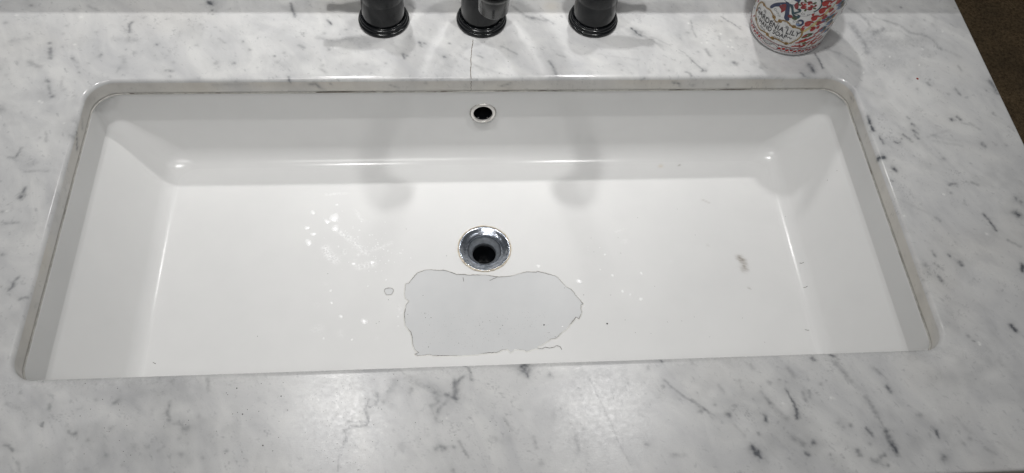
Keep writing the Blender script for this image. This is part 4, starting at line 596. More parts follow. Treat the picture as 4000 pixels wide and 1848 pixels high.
for cx, cy, r_ in [(-206.64,-166.98,0.75),(-171.94,-174.86,0.75),(-199.98,-188.28,0.75),(-182.18,-213.62,0.75),(-301.43,-195.1,0.42),(-299.0,-197.74,0.42),(-297.44,-198.11,0.42),(-288.54,-205.39,0.42),(-278.4,-216.81,0.42),(-282.29,-221.38,0.42),(-168.68,-154.75,0.42),(-171.02,-207.79,0.42),(-209.62,-218.68,0.42),(-241.55,-195.0,0.42),(-239.92,-191.54,0.42),(-188.15,-163.79,0.42),(-322.7,-158.73,0.42),(-307.12,-172.28,0.42),(-294.5,-176.54,0.42),(-292.88,-181.33,0.42),(-314.56,-179.83,0.42),(-321.2,-184.89,0.42),(-284.23,-213.79,0.42),(-257.79,-195.46,0.42),(-219.12,-155.13,0.42),(-171.79,-195.1,0.42),(-166.01,-186.36,0.42),(-195.24,-222.85,0.42),(-187.84,-186.48,0.42),(-207.41,-187.82,0.42),(-214.18,-170.56,0.42),(-213.07,-172.1,0.42),(-171.28,-163.75,0.42),(-218.05,-201.07,0.42),(-312.26,-214.44,0.42),(-237.94,-157.51,0.42),(-297.43,-163.7,0.42),(-285.23,-193.86,0.42),(-174.53,-218.01,0.42),(-197.28,-217.82,0.42),(-196.65,-184.82,0.42),(-203.83,-186.83,0.42),(-67.44,-200.39,0.42),(-46.65,-199.99,0.42),(-63.68,-213.56,0.42),(-85.98,-218.66,0.42),(-100.15,-213.91,0.42),(-99.59,-200.73,0.42),(-4.85,-205.01,0.42),(-9.47,-201.77,0.42),(2.17,-202.25,0.42),(-84.79,-159.8,0.42),(-81.58,-165.32,0.42),(-96.42,-187.43,0.42),(-93.79,-188.51,0.42),(-110.15,-153.36,0.42),(-39.45,-215.92,0.42),(-37.23,-211.62,0.42),(-126.75,-214.6,0.42),(-56.71,-172.2,0.42),(-23.0,-160.83,0.42),(5.35,-210.24,0.42),(-128.96,-228.14,0.42),(-139.36,-167.93,0.12),(-119.81,-189.95,0.24),(-132.19,-198.23,0.28),(-124.56,-168.16,0.24),(-120.97,-200.2,0.19),(-113.07,-216.29,0.27),(-105.38,-220.4,0.27),(-126.98,-186.88,0.12),(-103.77,-165.35,0.16),(-128.65,-192.04,0.26),(-109.38,-214.88,0.12),(-128.57,-218.09,0.12),(-128.94,-208.88,0.14),(-137.67,-232.88,0.26),(-135.88,-219.38,0.29),(-100.1,-187.12,0.24),(-132.39,-229.03,0.13),(-132.89,-204.02,0.16),(-121.62,-187.66,0.24),(-122.83,-223.29,0.23),(-139.5,-160.81,0.24),(-119.19,-171.06,0.26),(-119.21,-166.91,0.23),(-138.51,-188.45,0.3),(-140.45,-196.5,0.26),(-123.87,-170.38,0.3),(-128.61,-228.17,0.3),(-140.67,-169.01,0.2),(-118.19,-220.36,0.3),(-100.23,-163.71,0.3),(-123.02,-232.81,0.28),(-120.66,-191.66,0.16),(-82.94,-195.46,0.25),(-110.5,-197.22,0.28),(-105.83,-231.1,0.26),(-127.29,-209.61,0.15),(-110.65,-207.21,0.12),(-114.73,-190.99,0.15),(-121.78,-182.06,0.16),(-133.23,-200.39,0.27),(-111.03,-231.28,0.14),(-121.59,-217.65,0.19),(-112.67,-201.64,0.18),(-149.29,-210.13,0.25),(-125.78,-211.19,0.16),(-126.91,-191.1,0.21),(-118.93,-196.43,0.17),(-120.87,-170.95,0.22),(-116.12,-229.55,0.24),(-140.92,-171.06,0.14),(-144.35,-228.87,0.13),(-132.25,-188.71,0.12),(-138.43,-196.99,0.27),(-147.29,-178.12,0.29),(-132.41,-212.89,0.14),(-124.71,-160.19,0.17),(-130.46,-195.72,0.26),(-110.61,-210.47,0.2),(-145.13,-174.09,0.28),(-118.64,-229.43,0.29),(-129.95,-182.7,0.28),(-116.49,-197.13,0.14),(-148.29,-176.03,0.15),(-129.48,-225.16,0.17),(-138.15,-219.36,0.22),(-103.77,-206.87,0.27),(-131.66,-180.65,0.19),(-134.67,-223.37,0.22),(-113.86,-228.74,0.17),(-151.22,-204.78,0.26),(-143.68,-211.98,0.16),(-101.17,-218.4,0.22),(-116.89,-165.97,0.3),(-107.17,-184.01,0.14),(-110.47,-235.42,0.26),(-130.77,-224.21,0.2),(-113.76,-202.1,0.16),(-130.59,-202.79,0.22),(-107.17,-222.09,0.12),(-122.84,-203.35,0.25),(-94.52,-203.85,0.2),(-123.2,-194.04,0.28),(-135.65,-200.32,0.29),(-112.13,-161.85,0.18),(-105.84,-234.92,0.26),(-122.5,-190.35,0.24),(-125.11,-173.26,0.26),(-106.41,-179.47,0.28),(-133.37,-224.84,0.26),(-123.25,-174.75,0.25),(-116.66,-216.25,0.24),(-116.59,-164.78,0.15),(-122.08,-212.77,0.28),(-111.24,-201.04,0.12),(-135.87,-163.41,0.15),(-125.65,-165.8,0.24),(-134.84,-212.25,0.3),(-122.33,-179.36,0.17),(-116.37,-210.71,0.26),(-117.59,-170.96,0.21),(-129.01,-180.33,0.26),(-152.23,-187.65,0.25),(-130.2,-176.54,0.17),(-128.04,-175.57,0.19),(-101.84,-226.11,0.24),(-114.05,-230.23,0.15),(-110.75,-190.31,0.29),(-111.67,-180.66,0.14),(-105.27,-213.72,0.17),(-126.44,-221.01,0.17),(-107.37,-211.26,0.14),(-131.79,-207.98,0.28),(-129.78,-170.79,0.22),(-114.2,-170.02,0.16),(-110.14,-235.13,0.26),(-109.88,-225.16,0.2),(-121.53,-165.06,0.16),(-132.34,-173.12,0.13),(-124.03,-167.95,0.2),(-141.75,-219.13,0.22),(-108.97,-232.38,0.13),(-122.1,-217.42,0.23),(-124.94,-181.68,0.28),(-91.59,-164.82,0.29),(-125.66,-224.88,0.21),(-112.23,-229.62,0.28),(-129.01,-173.44,0.24),(-133.8,-224.93,0.2),(-128.73,-189.24,0.29),(-132.98,-173.06,0.15),(-138.52,-230.9,0.19),(-191.97,-179.1,0.15),(-76.22,-183.74,0.13),(48.35,-219.77,0.2),(-196.66,-193.48,0.23),(-193.76,-194.46,0.13),(-140.75,-172.05,0.22),(132.64,-181.81,0.17),(110.94,-184.33,0.23),(-257.46,-193.86,0.22),(32.93,-229.23,0.16),(-74.66,-177.78,0.25),(10.63,-199.97,0.18),(-55.44,-194.88,0.16),(90.21,-186.33,0.24),(-70.43,-201.42,0.18),(-299.17,-182.84,0.18),(-289.5,-161.19,0.12),(-39.43,-170.26,0.24),(-37.43,-220.47,0.13),(-88.41,-182.83,0.24),(-155.05,-179.66,0.18),(-169.48,-175.21,0.22),(-208.93,-225.74,0.22),(65.09,-225.51,0.24),(114.33,-176.31,0.15),(85.82,-213.72,0.24),(-108.22,-191.59,0.23),(-193.43,-192.74,0.23),(-138.05,-211.98,0.14),(-211.43,-230.29,0.15),(-238.93,-163.39,0.13),(-134.33,-209.45,0.23),(124.66,-201.85,0.18),(-133.63,-199.01,0.23),(-127.92,-218.31,0.23),(-131.48,-190.58,0.13),(-16.99,-226.79,0.2),(-186.0,-213.17,0.15),(38.75,-238.74,0.16),(-46.42,-201.98,0.16),(81.57,-197.3,0.22),(20.69,-180.18,0.23),(-145.7,-191.96,0.18),(-134.88,-196.08,0.22),(-174.55,-176.04,0.22),(-121.88,-204.65,0.14),(-15.88,-214.23,0.2),(101.84,-180.58,0.19),(-285.35,-186.28,0.2),(46.83,-193.16,0.24),(89.51,-239.56,0.18),(-37.16,-203.84,0.13),(-186.01,-222.08,0.14),(-114.82,-214.23,0.17),(-55.46,-209.26,0.14),(-286.49,-196.88,0.2),(-66.84,-236.31,0.14),(-263.41,-218.58,0.24),(110.81,-238.6,0.17),(107.88,196.43,0.5),(16.51,159.58,0.5),(3.6,203.26,0.5),(26.5,176.17,0.5),(217.13,172.74,0.45),(204.56,190.11,0.45)]:
    if abs(cx) > HX * 1000 + 5 or abs(cy) > HY * 1000 + 5: speck(cx, cy, r_ * 0.78, 0.0001)
tag(mesh_np('dirt_specks', Vp, Fp, SPK), 'tiny black specks of dirt scattered over sink and countertop', 'dirt', None, 'stuff')
RED = plain('dried_red_drop', (0.26, 0.03, 0.02), 0.5)
for a, b, r_ in REDM:
    Vd, Fd = [], []
    t = np.linspace(0, 2 * math.pi, 14, endpoint=False)
    Vd = [((a + r_ * math.cos(q) * (1 + .15 * math.sin(3 * q))) / 1000, (b + r_ * math.sin(q)) / 1000, 0.0001) for q in t] + [(a / 1000, b / 1000, 0.0005)]
    Fd = [(i, (i + 1) % 14, 14) for i in range(14)]
    tag(mesh_np('red_spot', Vd, Fd, RED), 'small dried red spot on the marble right of the sink', 'spot')

# ------------------------------------------------------------------ faucet: two handles and a spout
FY = 0.2348
flange_p = [(0.0260, 0.0), (0.0264, 0.0006), (0.0264, 0.0030), (0.0262, 0.0036), (0.0257, 0.0040), (0.0250, 0.0040), (0.0249, 0.0044), (0.0252, 0.0050), (0.0253, 0.0062), (0.0250, 0.0072), (0.0244, 0.0078), (0.0240, 0.0078), (0.0238, 0.0082), (0.0239, 0.0088), (0.0236, 0.0096), (0.0230, 0.0099), (0.0225, 0.0095), (0.0221, 0.0088)]
def base_parts(root, r_body, body):
    lathe('flange', flange_p, (0, 0, 0), BLACK, root, 96)
    lathe('body', body, (0, 0, 0), BLACK, root, 96)
def handle(xc, s, label):
    root = empty('lever_tap', (xc, FY, 0.00015), label, 'tap', 'black lever taps beside the spout')
    base_parts(root, 0.0225, [(0.0218, 0.0078), (0.0221, 0.0100), (0.0220, 0.0200), (0.0217, 0.0320), (0.0214, 0.0335), (0.0214, 0.0350), (0.0216, 0.0358), (0.0212, 0.0450), (0.0200, 0.0530), (0.0172, 0.0590), (0.0140, 0.0620), (0.0120, 0.0640), (0.0112, 0.0680), (0.0112, 0.0720)])
    lathe('hub', [(0.0110, 0.0715), (0.0130, 0.0740), (0.0150, 0.0800), (0.0152, 0.0890), (0.0140, 0.0960), (0.0105, 0.1000), (0.0060, 0.1015), (0.0058, 0.1040), (0.0050, 0.1060), (0.0001, 0.1066)], (0, 0, 0), BLACK, root, 64)
    tube('lever', [(s * 0.008, 0, 0.088), (s * 0.022, 0, 0.089), (s * 0.034, 0, 0.090), (s * 0.046, 0, 0.0905), (s * 0.053, 0, 0.0905), (s * 0.058, 0, 0.0905), (s * 0.064, 0, 0.0905), (s * 0.067, 0, 0.0905)],
         [0.0062, 0.0082, 0.0088, 0.0070, 0.0044, 0.0040, 0.0056, 0.0030], BLACK, root)
    return root
handle(-0.1004, -1, 'black bronze tap left of the spout, lever pointing left')
handle(0.1205, 1, 'black bronze tap right of the spout, lever pointing right')
sp = empty('faucet_spout', (0.0016, FY, 0.00015), 'black bronze gooseneck faucet spout between the two handles', 'faucet spout')
base_parts(sp, 0.0225, [(0.0214, 0.0078), (0.0217, 0.0100), (0.0216, 0.0300), (0.0212, 0.0480), (0.0195, 0.0570), (0.0165, 0.0620), (0.0150, 0.0650), (0.0148, 0.0700)])
tube('neck', [(0, 0, 0.062), (0, -0.002, 0.088), (0, -0.011, 0.120), (0, -0.036, 0.160), (0, -0.066, 0.190), (0, -0.096, 0.2055), (0, -0.118, 0.2050), (0, -0.134, 0.194), (0, -0.1415, 0.180), (0, -0.1432, 0.168)],
     [0.0140, 0.0125, 0.0112, 0.0102, 0.0098, 0.0096, 0.0096, 0.0098, 0.0104, 0.0112], BLACK, sp, 28)
nz = lathe('nozzle', [(0.0100, 0.1500), (0.0116, 0.1500), (0.01225, 0.1508), (0.0124, 0.1580), (0.01255, 0.1582), (0.0128, 0.1660), (0.0131, 0.1672), (0.0144, 0.1684), (0.0152, 0.1710), (0.0150, 0.1740), (0.0138, 0.1765), (0.0122, 0.1780), (0.0112, 0.1800)], (0, -0.1432, 0), BLACK, sp, 64)
lathe('aerator', [(0.0102, 0.1512), (0.0001, 0.1514)], (0, -0.1432, 0), DARK, sp, 40)
SILC = plain('clear_sealant', (0.62, 0.60, 0.56), 0.15)

# ------------------------------------------------------------------ soap bottle
BC = (0.3292, 0.2204); A0 = math.radians(-120)
def br(zz): return 0.039 + 0.0832 * min(zz, 0.105)
bottle = empty('soap_bottle', (BC[0], BC[1], 0.0002), 'white hand soap bottle printed with red, blue and gold scrolls', 'soap bottle')
BODY = plain('bottle_white', (0.80, 0.80, 0.81), 0.28)
bp = [(0.0001, 0.0006), (0.030, 0.0004), (0.0352, 0.0), (0.0376, 0.0008), (0.0388, 0.0026)] + [(br(zz), zz) for zz in np.linspace(0.004, 0.105, 14)]
bp += [(0.0474, 0.112), (0.0452, 0.120), (0.0395, 0.128), (0.030, 0.134), (0.020, 0.1375), (0.0155, 0.139), (0.0150, 0.150)]
lathe('body', bp, (0, 0, 0), BODY, bottle, 128)
PUMP = plain('pump_white', (0.75, 0.75, 0.74), 0.3)
pc = lathe('pump_collar', [(0.0165, 0.146), (0.0172, 0.147), (0.0172, 0.160), (0.0160, 0.163), (0.0080, 0.165), (0.0050, 0.167), (0.0050, 0.182)], (0, 0, 0), PUMP, bottle, 48)
tube('pump_spout', [(0, 0, 0.180), (0, 0, 0.190), (-0.010, -0.012, 0.196), (-0.022, -0.026, 0.192)], [0.006, 0.0085, 0.006, 0.0042], PUMP, bottle)
# label sheet
lab = lathe('label', [(br(zz) + 0.00012, zz) for zz in np.linspace(0.0058, 0.100, 24)], (0, 0, 0), plain('label_paper', (0.78, 0.78, 0.77), 0.3), bottle, 128)
R0 = 0.0405
def on_bottle(th_deg, zmm, lift):
    a = math.radians(th_deg) + A0; r = br(zmm / 1000) + lift; return (r * math.cos(a), r * math.sin(a), zmm / 1000)
D2M = math.radians(1) * R0 * 1000                               # mm of arc for one degree
class Print:
    def __init__(s): s.V = []; s.F = []
    def poly(s, pts, lift=0.0003):
        """polygon in (degrees, mm)"""
        b = len(s.V); s.V += [on_bottle(a, z, lift) for a, z in pts]
        for t in tessellate_polygon([[Vector((a * D2M, z, 0)) for a, z in pts]]):
            p_, q_, r_ = [pts[i] for i in t]
            ar = (q_[0] - p_[0]) * (r_[1] - p_[1]) - (r_[0] - p_[0]) * (q_[1] - p_[1])
            s.F.append(tuple(b + i for i in (t if ar > 0 else t[::-1])))
    def line(s, pts, w, lift=0.0003, taper=False):
        L = []; R = []; n_ = len(pts)
        for i, q in enumerate(pts):
            a, b = pts[max(i - 1, 0)], pts[min(i + 1, n_ - 1)]; dx, dy = (b[0] - a[0]) * D2M, b[1] - a[1]; l = math.hypot(dx, dy) or 1
            ww = w / 2 * (1 if not taper else math.sin(math.pi * (0.12 + 0.8 * i / (n_ - 1))))
            L.append((q[0] - dy / l * ww / D2M, q[1] + dx / l * ww)); R.append((q[0] + dy / l * ww / D2M, q[1] - dx / l * ww))
        b0 = len(s.V); s.V += [on_bottle(a, z, lift) for pr in zip(L, R) for a, z in pr]
        for i in range(n_ - 1): s.F.append((b0 + 2 * i, b0 + 2 * i + 1, b0 + 2 * i + 3, b0 + 2 * i + 2))
    def blob(s, a, z, rx, rz, rot=0, lift=0.0003, lobes=0, amp=0.0, k=22):
        c, q = math.cos(rot), math.sin(rot); P_ = []
        for i in range(k):
            t = 2 * math.pi * i / k; m = 1 + amp * math.cos(lobes * t); u, v = rx * m * math.cos(t), rz * m * math.sin(t)
            P_.append((a + (u * c - v * q) / D2M, z + u * q + v * c))
        s.poly(P_, lift)
    def comma(s, a, z, r, rot=0, lift=0.0003, mir=1):
        """fat scroll: a round head that runs out into a curling tail"""
        o = []; i_ = []
        for k in range(15):
            t = k / 14; ang = rot + mir * (t * 4.3); rad = r * (1 - 0.42 * t); w = r * (0.62 * (1 - t) ** 0.7 + 0.02)
            cx, cz = rad * math.cos(ang) * 0.62, rad * math.sin(ang) * 0.62
            nx, nz = math.cos(ang), math.sin(ang)
            o.append((a + (cx + nx * w * .5) / D2M, z + cz + nz * w * .5)); i_.append((a + (cx - nx * w * .55) / D2M, z + cz - nz * w * .55))
        s.poly(o + i_[::-1], lift)
    def spiral(s, a, z, r, turns, rot, w, mir=1, lift=0.0003):
        s.line([(a + r * (1 - .8 * k / 16) * math.cos(rot + mir * turns * 6.283 * k / 16) / D2M, z + r * (1 - .8 * k / 16) * math.sin(rot + mir * turns * 6.283 * k / 16)) for k in range(17)], w, lift)
    def build(s, name, mat): return tag(mesh_np(name, s.V, s.F, mat, lab, smooth=True), kind='stuff')
ink = lambda nm, c: plain(nm, c, 0.32, var=0.22, vscale=260)
red, drk, navy, teal, gold, green, lblue, yellow, wht, black, wine = (Print() for _ in range(11))
arc = lambda a0, a1, z, nn=60: [(a0 + (a1 - a0) * i / nn, z) for i in range(nn + 1)]
# border band at the foot
wine.line(arc(-180, 180, 13.3, 160), 0.55); wine.line(arc(-180, 180, 12.4, 160), 0.25); red.line(arc(-180, 180, 5.6, 160), 0.35)
drk.line([(-180 + 360 * i / 480, 9.2 + 2.0 * math.sin(i * 2 * math.pi / 32)) for i in range(481)], 0.38, 0.00036)
drk_w = []
for i in range(30):
    a = -180 + 12 * i
    if -27 < a < -5: continue
    red.blob(a + 3, 8.6 if i % 2 else 8.6, 1.9, 1.35, 0.5); red.blob(a + 9, 9.8, 1.9, 1.35, 0.5)
    for da, zz in ((0.2, 11.6), (6.0, 11.6), (0.4, 6.9), (6.2, 6.9)): navy.blob(a + da, zz, .62, .62, k=10)
wht.poly([(-27, 6.3), (-6, 6.3), (-6, 12.0), (-27, 12.0)], 0.0004)
# the cartouche
cart = [(-55, 24), (-58, 31), (-57, 38), (-52, 44.5), (-46, 47.5), (-38, 47), (-31, 48.5), (-25, 46.5), (-19.5, 41.8), (-16.5, 40.3), (-13.2, 41.8), (-8, 46.3), (-2, 47), (5, 43.8), (11, 43), (17, 42.8), (21.5, 39.5), (23.8, 33), (21.5, 27), (17.5, 23.0), (13.5, 19.0), (6, 18.2), (-1, 19), (-8, 19.2), (-13, 17.4), (-17, 17.2), (-22, 19.2), (-28, 18.6), (-36, 17), (-44, 18.5), (-50, 20.5)]
def smooth(pts, closed=True, sub=5):
    n_ = len(pts); out = []
    for i in range(n_ if closed else n_ - 1):
        g = (lambda k: pts[k % n_]) if closed else (lambda k: pts[max(0, min(n_ - 1, k))])
        p0, p1, p2, p3 = g(i - 1), g(i), g(i + 1), g(i + 2)
        for k in range(sub):
            t = k / sub; out.append(tuple(.5 * (2 * p1[j] + (p2[j] - p0[j]) * t + (2 * p0[j] - 5 * p1[j] + 4 * p2[j] - p3[j]) * t * t + (3 * p1[j] - p0[j] - 3 * p2[j] + p3[j]) * t ** 3) for j in (0, 1)))
    return out if closed else out + [pts[-1]]
cs_ = smooth(cart)
wht.poly(cs_, 0.00045)
gold.line(cs_ + cs_[:1], 1.15, 0.0005)
gold.line([(a_ * 0.97 - 0.5, 32 + (z_ - 32) * 0.93) for a_, z_ in cs_ + cs_[:1]], 0.3, 0.0005)
for i in range(0, len(cs_), 2):
    a, z = cs_[i]; drk.blob(a, z, .42, .30, i * 1.3, lift=0.00056, k=7)
for a, z, r, rot, mir in ((-44, 46.8, 1.9, 0, 1), (-21.5, 44.2, 2.1, 1, 1), (-11.5, 43.8, 2.1, 2, -1), (8.2, 43.5, 2.1, 0, 1), (-21, 18.6, 2.0, 0, 1), (-12, 18.2, 2.1, 2, -1), (9, 18.4, 2.0, 1, 1), (-51, 21.5, 2.0, 1, 1)):
    gold.blob(a, z, r, r, lift=0.00052); drk.spiral(a, z, r * .8, 1.1, rot, .26, mir, 0.00058)
# lettering
def text(txt, a_mid, zb, cap, width_deg, mat_p, weight=0.0):
    cu = bpy.data.curves.new('lettering', 'FONT'); cu.body = txt; cu.size = 1.0; cu.align_x = 'LEFT'; cu.resolution_u = 4; cu.offset = weight
    ob = bpy.data.objects.new('lettering_tmp', cu); COL.objects.link(ob)
    dg = bpy.context.evaluated_depsgraph_get(); dg.update(); me = bpy.data.meshes.new_from_object(ob.evaluated_get(dg))
    co = np.array([v.co[:] for v in me.vertices]); lo, hi = co.min(0), co.max(0)
    sx, sz = width_deg / (hi[0] - lo[0]), cap / 0.69
    b = len(mat_p.V)
    for c in co: mat_p.V.append(on_bottle(a_mid - width_deg / 2 + (c[0] - lo[0]) * sx, zb + c[1] * sz, 0.0006))
    for p_ in me.polygons:
        if p_.normal.z < 0: mat_p.F.append(tuple(b + i for i in reversed(p_.vertices)))
        else: mat_p.F.append(tuple(b + i for i in p_.vertices))
    bpy.data.objects.remove(ob); bpy.data.meshes.remove(me); bpy.data.curves.remove(cu)
text('GARDENIA LILY', -16.5, 31.4, 6.6, 75, black, 0.010)
text('HAND SOAP', -18.2, 24.2, 5.6, 48, black, 0.010)
text('650 ml', -32.5, 20.4, 2.0, 11, black, 0.004)
text('22.5 fl. oz', -4.0, 20.2, 2.0, 15, black, 0.004)
for a in (-45.5, 9.8): black.line(smooth([(a - 3.2, 26.4), (a - 1.6, 28.0), (a + .2, 27.2), (a + 1.6, 26.0), (a + 3.0, 27.6)], False), 0.55, 0.0006)
for a, z0 in ((-38, 40.6), (0.5, 38.6)):
    for k, hw in enumerate((3.2, 2.6, 2.0)): black.line([(a - hw, z0 + 1.15 * k), (a + hw, z0 + 1.15 * k)], 0.42, 0.0006)
for a in (-20.5, -12.5):
    for k in (-1, 0, 1): drk.line([(a, 39.0), (a + k * 1.4, 42)], 0.4, 0.0006, True)
for k in range(3): black.line([(-25.5 + .4 * k, 11.1 - 1.5 * k), (-8 - k, 11.1 - 1.5 * k)], 0.28, 0.0006)
# blue ribbon bow with red leaves
def shape(pr, pts, lift=0.0003): pr.poly(smooth(pts), lift)
shape(navy, [(-33, 51), (-30, 57), (-24, 62.5), (-16, 67.5), (-11, 69), (-12, 64), (-18, 60.5), (-25, 56.5), (-29, 51.5)])
shape(navy, [(-14, 68.5), (-9, 69.5), (-6, 63), (-4, 57), (-1, 50), (-3, 48.2), (-8, 49.5), (-10, 57)])
shape(teal, [(-9, 68), (-5, 65), (-1.5, 59), (4, 55), (8.5, 55), (10, 59), (7, 60.5), (2.5, 60), (-1, 64), (-4, 69)])
shape(teal, [(2, 60), (6, 62.5), (8, 66), (5.5, 68.5), (2, 67), (3.5, 65.8), (5, 65.5), (4, 63.5), (1, 62)])
shape(navy, [(-20, 72), (-12, 69), (-6, 69), (0, 72), (0, 79), (-8, 76), (-16, 79)])
shape(wine, [(-20, 60), (-15.5, 65.5), (-12.5, 66.5), (-10.6, 60), (-14.5, 54), (-16, 57.5)], 0.00036)
shape(wine, [(-3, 70), (1, 66), (3, 69), (1, 73), (-1, 75)], 0.00036); wine.blob(-1.8, 55, 2.3, 2.0, lift=0.0004)
green.blob(4.2, 54.5, 2.6, 2.2)
shape(wine, [(-31, 66), (-28, 70), (-29, 76), (-33, 72)])
# flower medallion
teal.line(smooth([(1.4, 70), (.4, 76), (3, 84), (12, 88), (22, 86), (27.5, 79), (27, 72), (23, 67.4)], False), 1.5)
wine.blob(12.5, 74.5, 6.2, 5.4, 0.3, 0.0004, 5, 0.2, 40)
for k in range(5):
    t = k * 1.2566 + .3; red.blob(12.5 + 3.0 * math.cos(t) / D2M, 74.5 + 2.8 * math.sin(t), 1.4, 1.1, t, 0.0005); green.blob(12.5 + 7.0 * math.cos(t + .6) / D2M, 74.5 + 6.2 * math.sin(t + .6), 1.7, 1.0, t + .6, 0.00035)
for a, z, r, rot in ((5, 63.5, 2.0, 0), (12, 63, 2.0, 2), (-23, 53, 2.0, 1), (-19, 51, 1.8, 3), (6, 50, 1.9, 0), (10, 49.5, 1.6, 2), (-26, 66, 1.9, 1), (-15, 49, 1.6, 4), (18, 63, 1.3, 1)): drk.spiral(a, z, r, 1.1, rot, .3, 1 if r > 1.8 else -1)
drk.line(smooth([(3, 60), (9, 59.6), (17, 61), (23, 65.5)], False), .3)
shape(navy, [(9, 51.5), (12, 55), (16.5, 54), (18.5, 49.5), (16, 45.8), (12, 45.4), (10.5, 47.5), (13.5, 47.6), (15.5, 50), (14, 52.5)]); lblue.blob(11.8, 47.8, 2.0, 1.6, .4, 0.0004)
# red scroll work climbing to the right, with yellow ground
shape(yellow, [(20, 38), (25, 43), (30, 51), (36, 60), (40, 72), (43, 74), (40, 60), (35, 49), (28, 41), (23, 37)], 0.00028)
yellow.line(smooth([(22, 38), (30, 47), (38, 58), (44, 72), (47, 86)], False), 1.2, 0.0003)
for a, z, r, rot, mir in ((32, 80, 4.4, 0.4, 1), (33.2, 69.6, 4.4, 0.6, 1), (28.4, 59, 4.2, 0.5, 1), (24, 50.6, 4.2, 0.4, 1), (37.8, 51.4, 3.2, 2.5, -1), (41, 60, 3.2, 2.6, -1), (34, 43, 3.4, 2.4, -1), (45, 69, 3.2, 2.5, -1), (49, 80, 3.6, 2.5, -1), (21, 42, 2.6, 1, 1), (41, 45, 2.4, 1, 1), (24, 64, 1.6, 1, 1), (39, 76, 2.6, 2.6, 1)):
    red.comma(a, z, r * 1.3, rot, 0.00036, mir); red.blob(a, z - .6, r * .62, r * .8, lift=0.00036); drk.spiral(a, z, r * 1.25, .45, rot, .22, mir, 0.00044)
shape(green, [(25.5, 29.5), (27.5, 34), (31.5, 36.6), (37.5, 36.4), (38.5, 34.2), (35, 31.5), (30, 29.8)]); drk.spiral(37.5, 35.2, 1.6, .9, 0, .35)
for a, z, rx, rot in ((31, 25.6, 4.2, .35), (37, 27.6, 3.2, .5), (42, 30, 3.0, .6), (47, 24, 3.6, .7), (52, 19.4, 3.4, .5), (44.5, 19.5, 2.6, .4), (27, 17.0, 2.6, .3), (33.5, 16.6, 3.4, .4), (21, 16.2, 2.2, .2), (39, 22, 2.4, 1), (56, 26, 2.8, .8), (50, 30, 2.4, .9), (29, 33, 2.6, .7), (44, 36, 3, .8), (47, 41, 2.6, .9), (36, 63, 2.6, 1), (43, 52, 2.4, .8), (40, 82, 3, 1), (51, 64, 3, 1), (59, 58, 3, 1), (56, 35, 2.6, .9), (62, 42, 2.6, .9), (62, 22, 3, .8), (20, 46.5, 2, 1), (24, 22, 2.4, .3), (-57, 30, 2.4, 1.3), (-61, 40, 2.4, 1.3), (-60, 20, 2.4, 1.0), (-64, 52, 3, 1)):
    red.blob(a, z, rx, rx * .42, rot, 0.00036, 2, .12); red.comma(a + 2, z + 1.4, rx * .55, rot + 1, 0.0004)
gold.line(smooth([(28, 22), (33, 23.2), (38, 21), (36, 19.4), (31, 20.4)], False), .9); green.blob(34, 21.2, 2.6, .8, .3, .0004); drk.spiral(27, 21.5, 2.0, .9, 1, .4)
gold.line(smooth([(41, 15), (44, 19), (43, 24)], False), .7); gold.line(smooth([(48, 14.6), (53, 17), (57, 22)], False), .7)
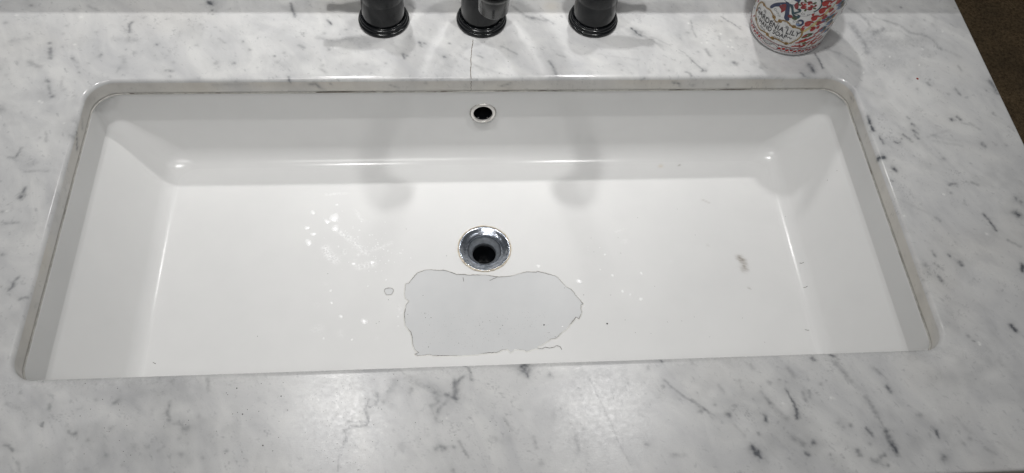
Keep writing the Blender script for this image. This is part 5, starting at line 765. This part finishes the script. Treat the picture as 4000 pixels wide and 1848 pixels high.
# pale blue flowers at the side
for a, z, r in ((46, 55.5, 4.6), (53.5, 57.5, 4.2), (52, 40, 4.2), (58, 48, 4.0), (60, 70, 4.4), (55, 76, 4.0), (64, 34, 3.4)):
    lblue.blob(a, z, r, r * .85, .6, 0.00034, 6, .14, 36); navy.spiral(a, z, r * .9, .5, 1, .4, 1, 0.0004); green.blob(a + 2, z + .6, r * .5, r * .32, .7, 0.00042); gold.blob(a + 5, z - 2.5, r * .6, r * .26, .9, 0.0004)
rg = random.Random(77)
for i in range(150):                                            # the pattern goes on round the back
    a, z = rg.uniform(68, 296), rg.uniform(17, 92); pr = rg.choice([red, red, red, navy, lblue, green, gold, wine]); pr.comma(a, z, rg.uniform(2.4, 4.4), rg.uniform(0, 6), 0.00036, rg.choice((-1, 1)))
for nm, pr, c in (('white_ground', wht, (0.80, 0.80, 0.79)), ('red_scrolls', red, (0.46, 0.028, 0.022)), ('wine_red_print', wine, (0.24, 0.014, 0.018)), ('dark_outlines', drk, (0.035, 0.035, 0.05)), ('navy_print', navy, (0.016, 0.030, 0.095)), ('teal_print', teal, (0.012, 0.055, 0.075)), ('gold_print', gold, (0.36, 0.20, 0.03)), ('green_print', green, (0.07, 0.10, 0.025)), ('pale_blue_print', lblue, (0.17, 0.25, 0.42)), ('yellow_print', yellow, (0.62, 0.53, 0.26)), ('lettering', black, (0.012, 0.012, 0.018))):
    pr.build(nm, ink(nm, c))

# ------------------------------------------------------------------ vanity and floor below, seen past the slab's edges
WOOD = plain('dark_vanity_paint', (0.012, 0.011, 0.010), 0.5, var=0.3)
van = empty('vanity_cabinet', (0, 0, -0.86), 'dark vanity cabinet under the marble countertop', 'cabinet')
for nm, bx_ in (('side_panel', (XR - 0.04, XR - 0.02, YF + 0.03, YB, 0.0, 0.829)), ('front_panel', (-1.05, XR - 0.041, YF + 0.03, YF + 0.05, 0.08, 0.829)), ('plinth', (-1.05, XR - 0.041, YF + 0.08, YF + 0.10, 0.0, 0.079))):
    box(nm, *bx_, WOOD, van)
def carpet_mat():
    m, nt, bs = new_mat('brown_carpet'); v, obj = coords(nt)
    f = noise(nt, obj, 160.0, 4, 0.75); g = noise(nt, obj, 9.0, 3, 0.6)
    c = mixc(nt, ramp(nt, f, 0.3, 0.7), (0.13, 0.085, 0.046), (0.56, 0.40, 0.235)); c = mixc(nt, ramp(nt, g, 0.4, 0.7, 0, .5), c, (0.12, 0.098, 0.07))
    nt.links.new(c, bs.inputs['Base Color']); bs.inputs['Roughness'].default_value = 0.95; bs.inputs['Specular IOR Level'].default_value = 0.1
    bump(nt, bs, f, 0.8, 0.01); return m
fl = box('floor', -3, 5, -2.5, 6, -0.90, -0.86, carpet_mat()); tag(fl, None, None, None, 'structure')
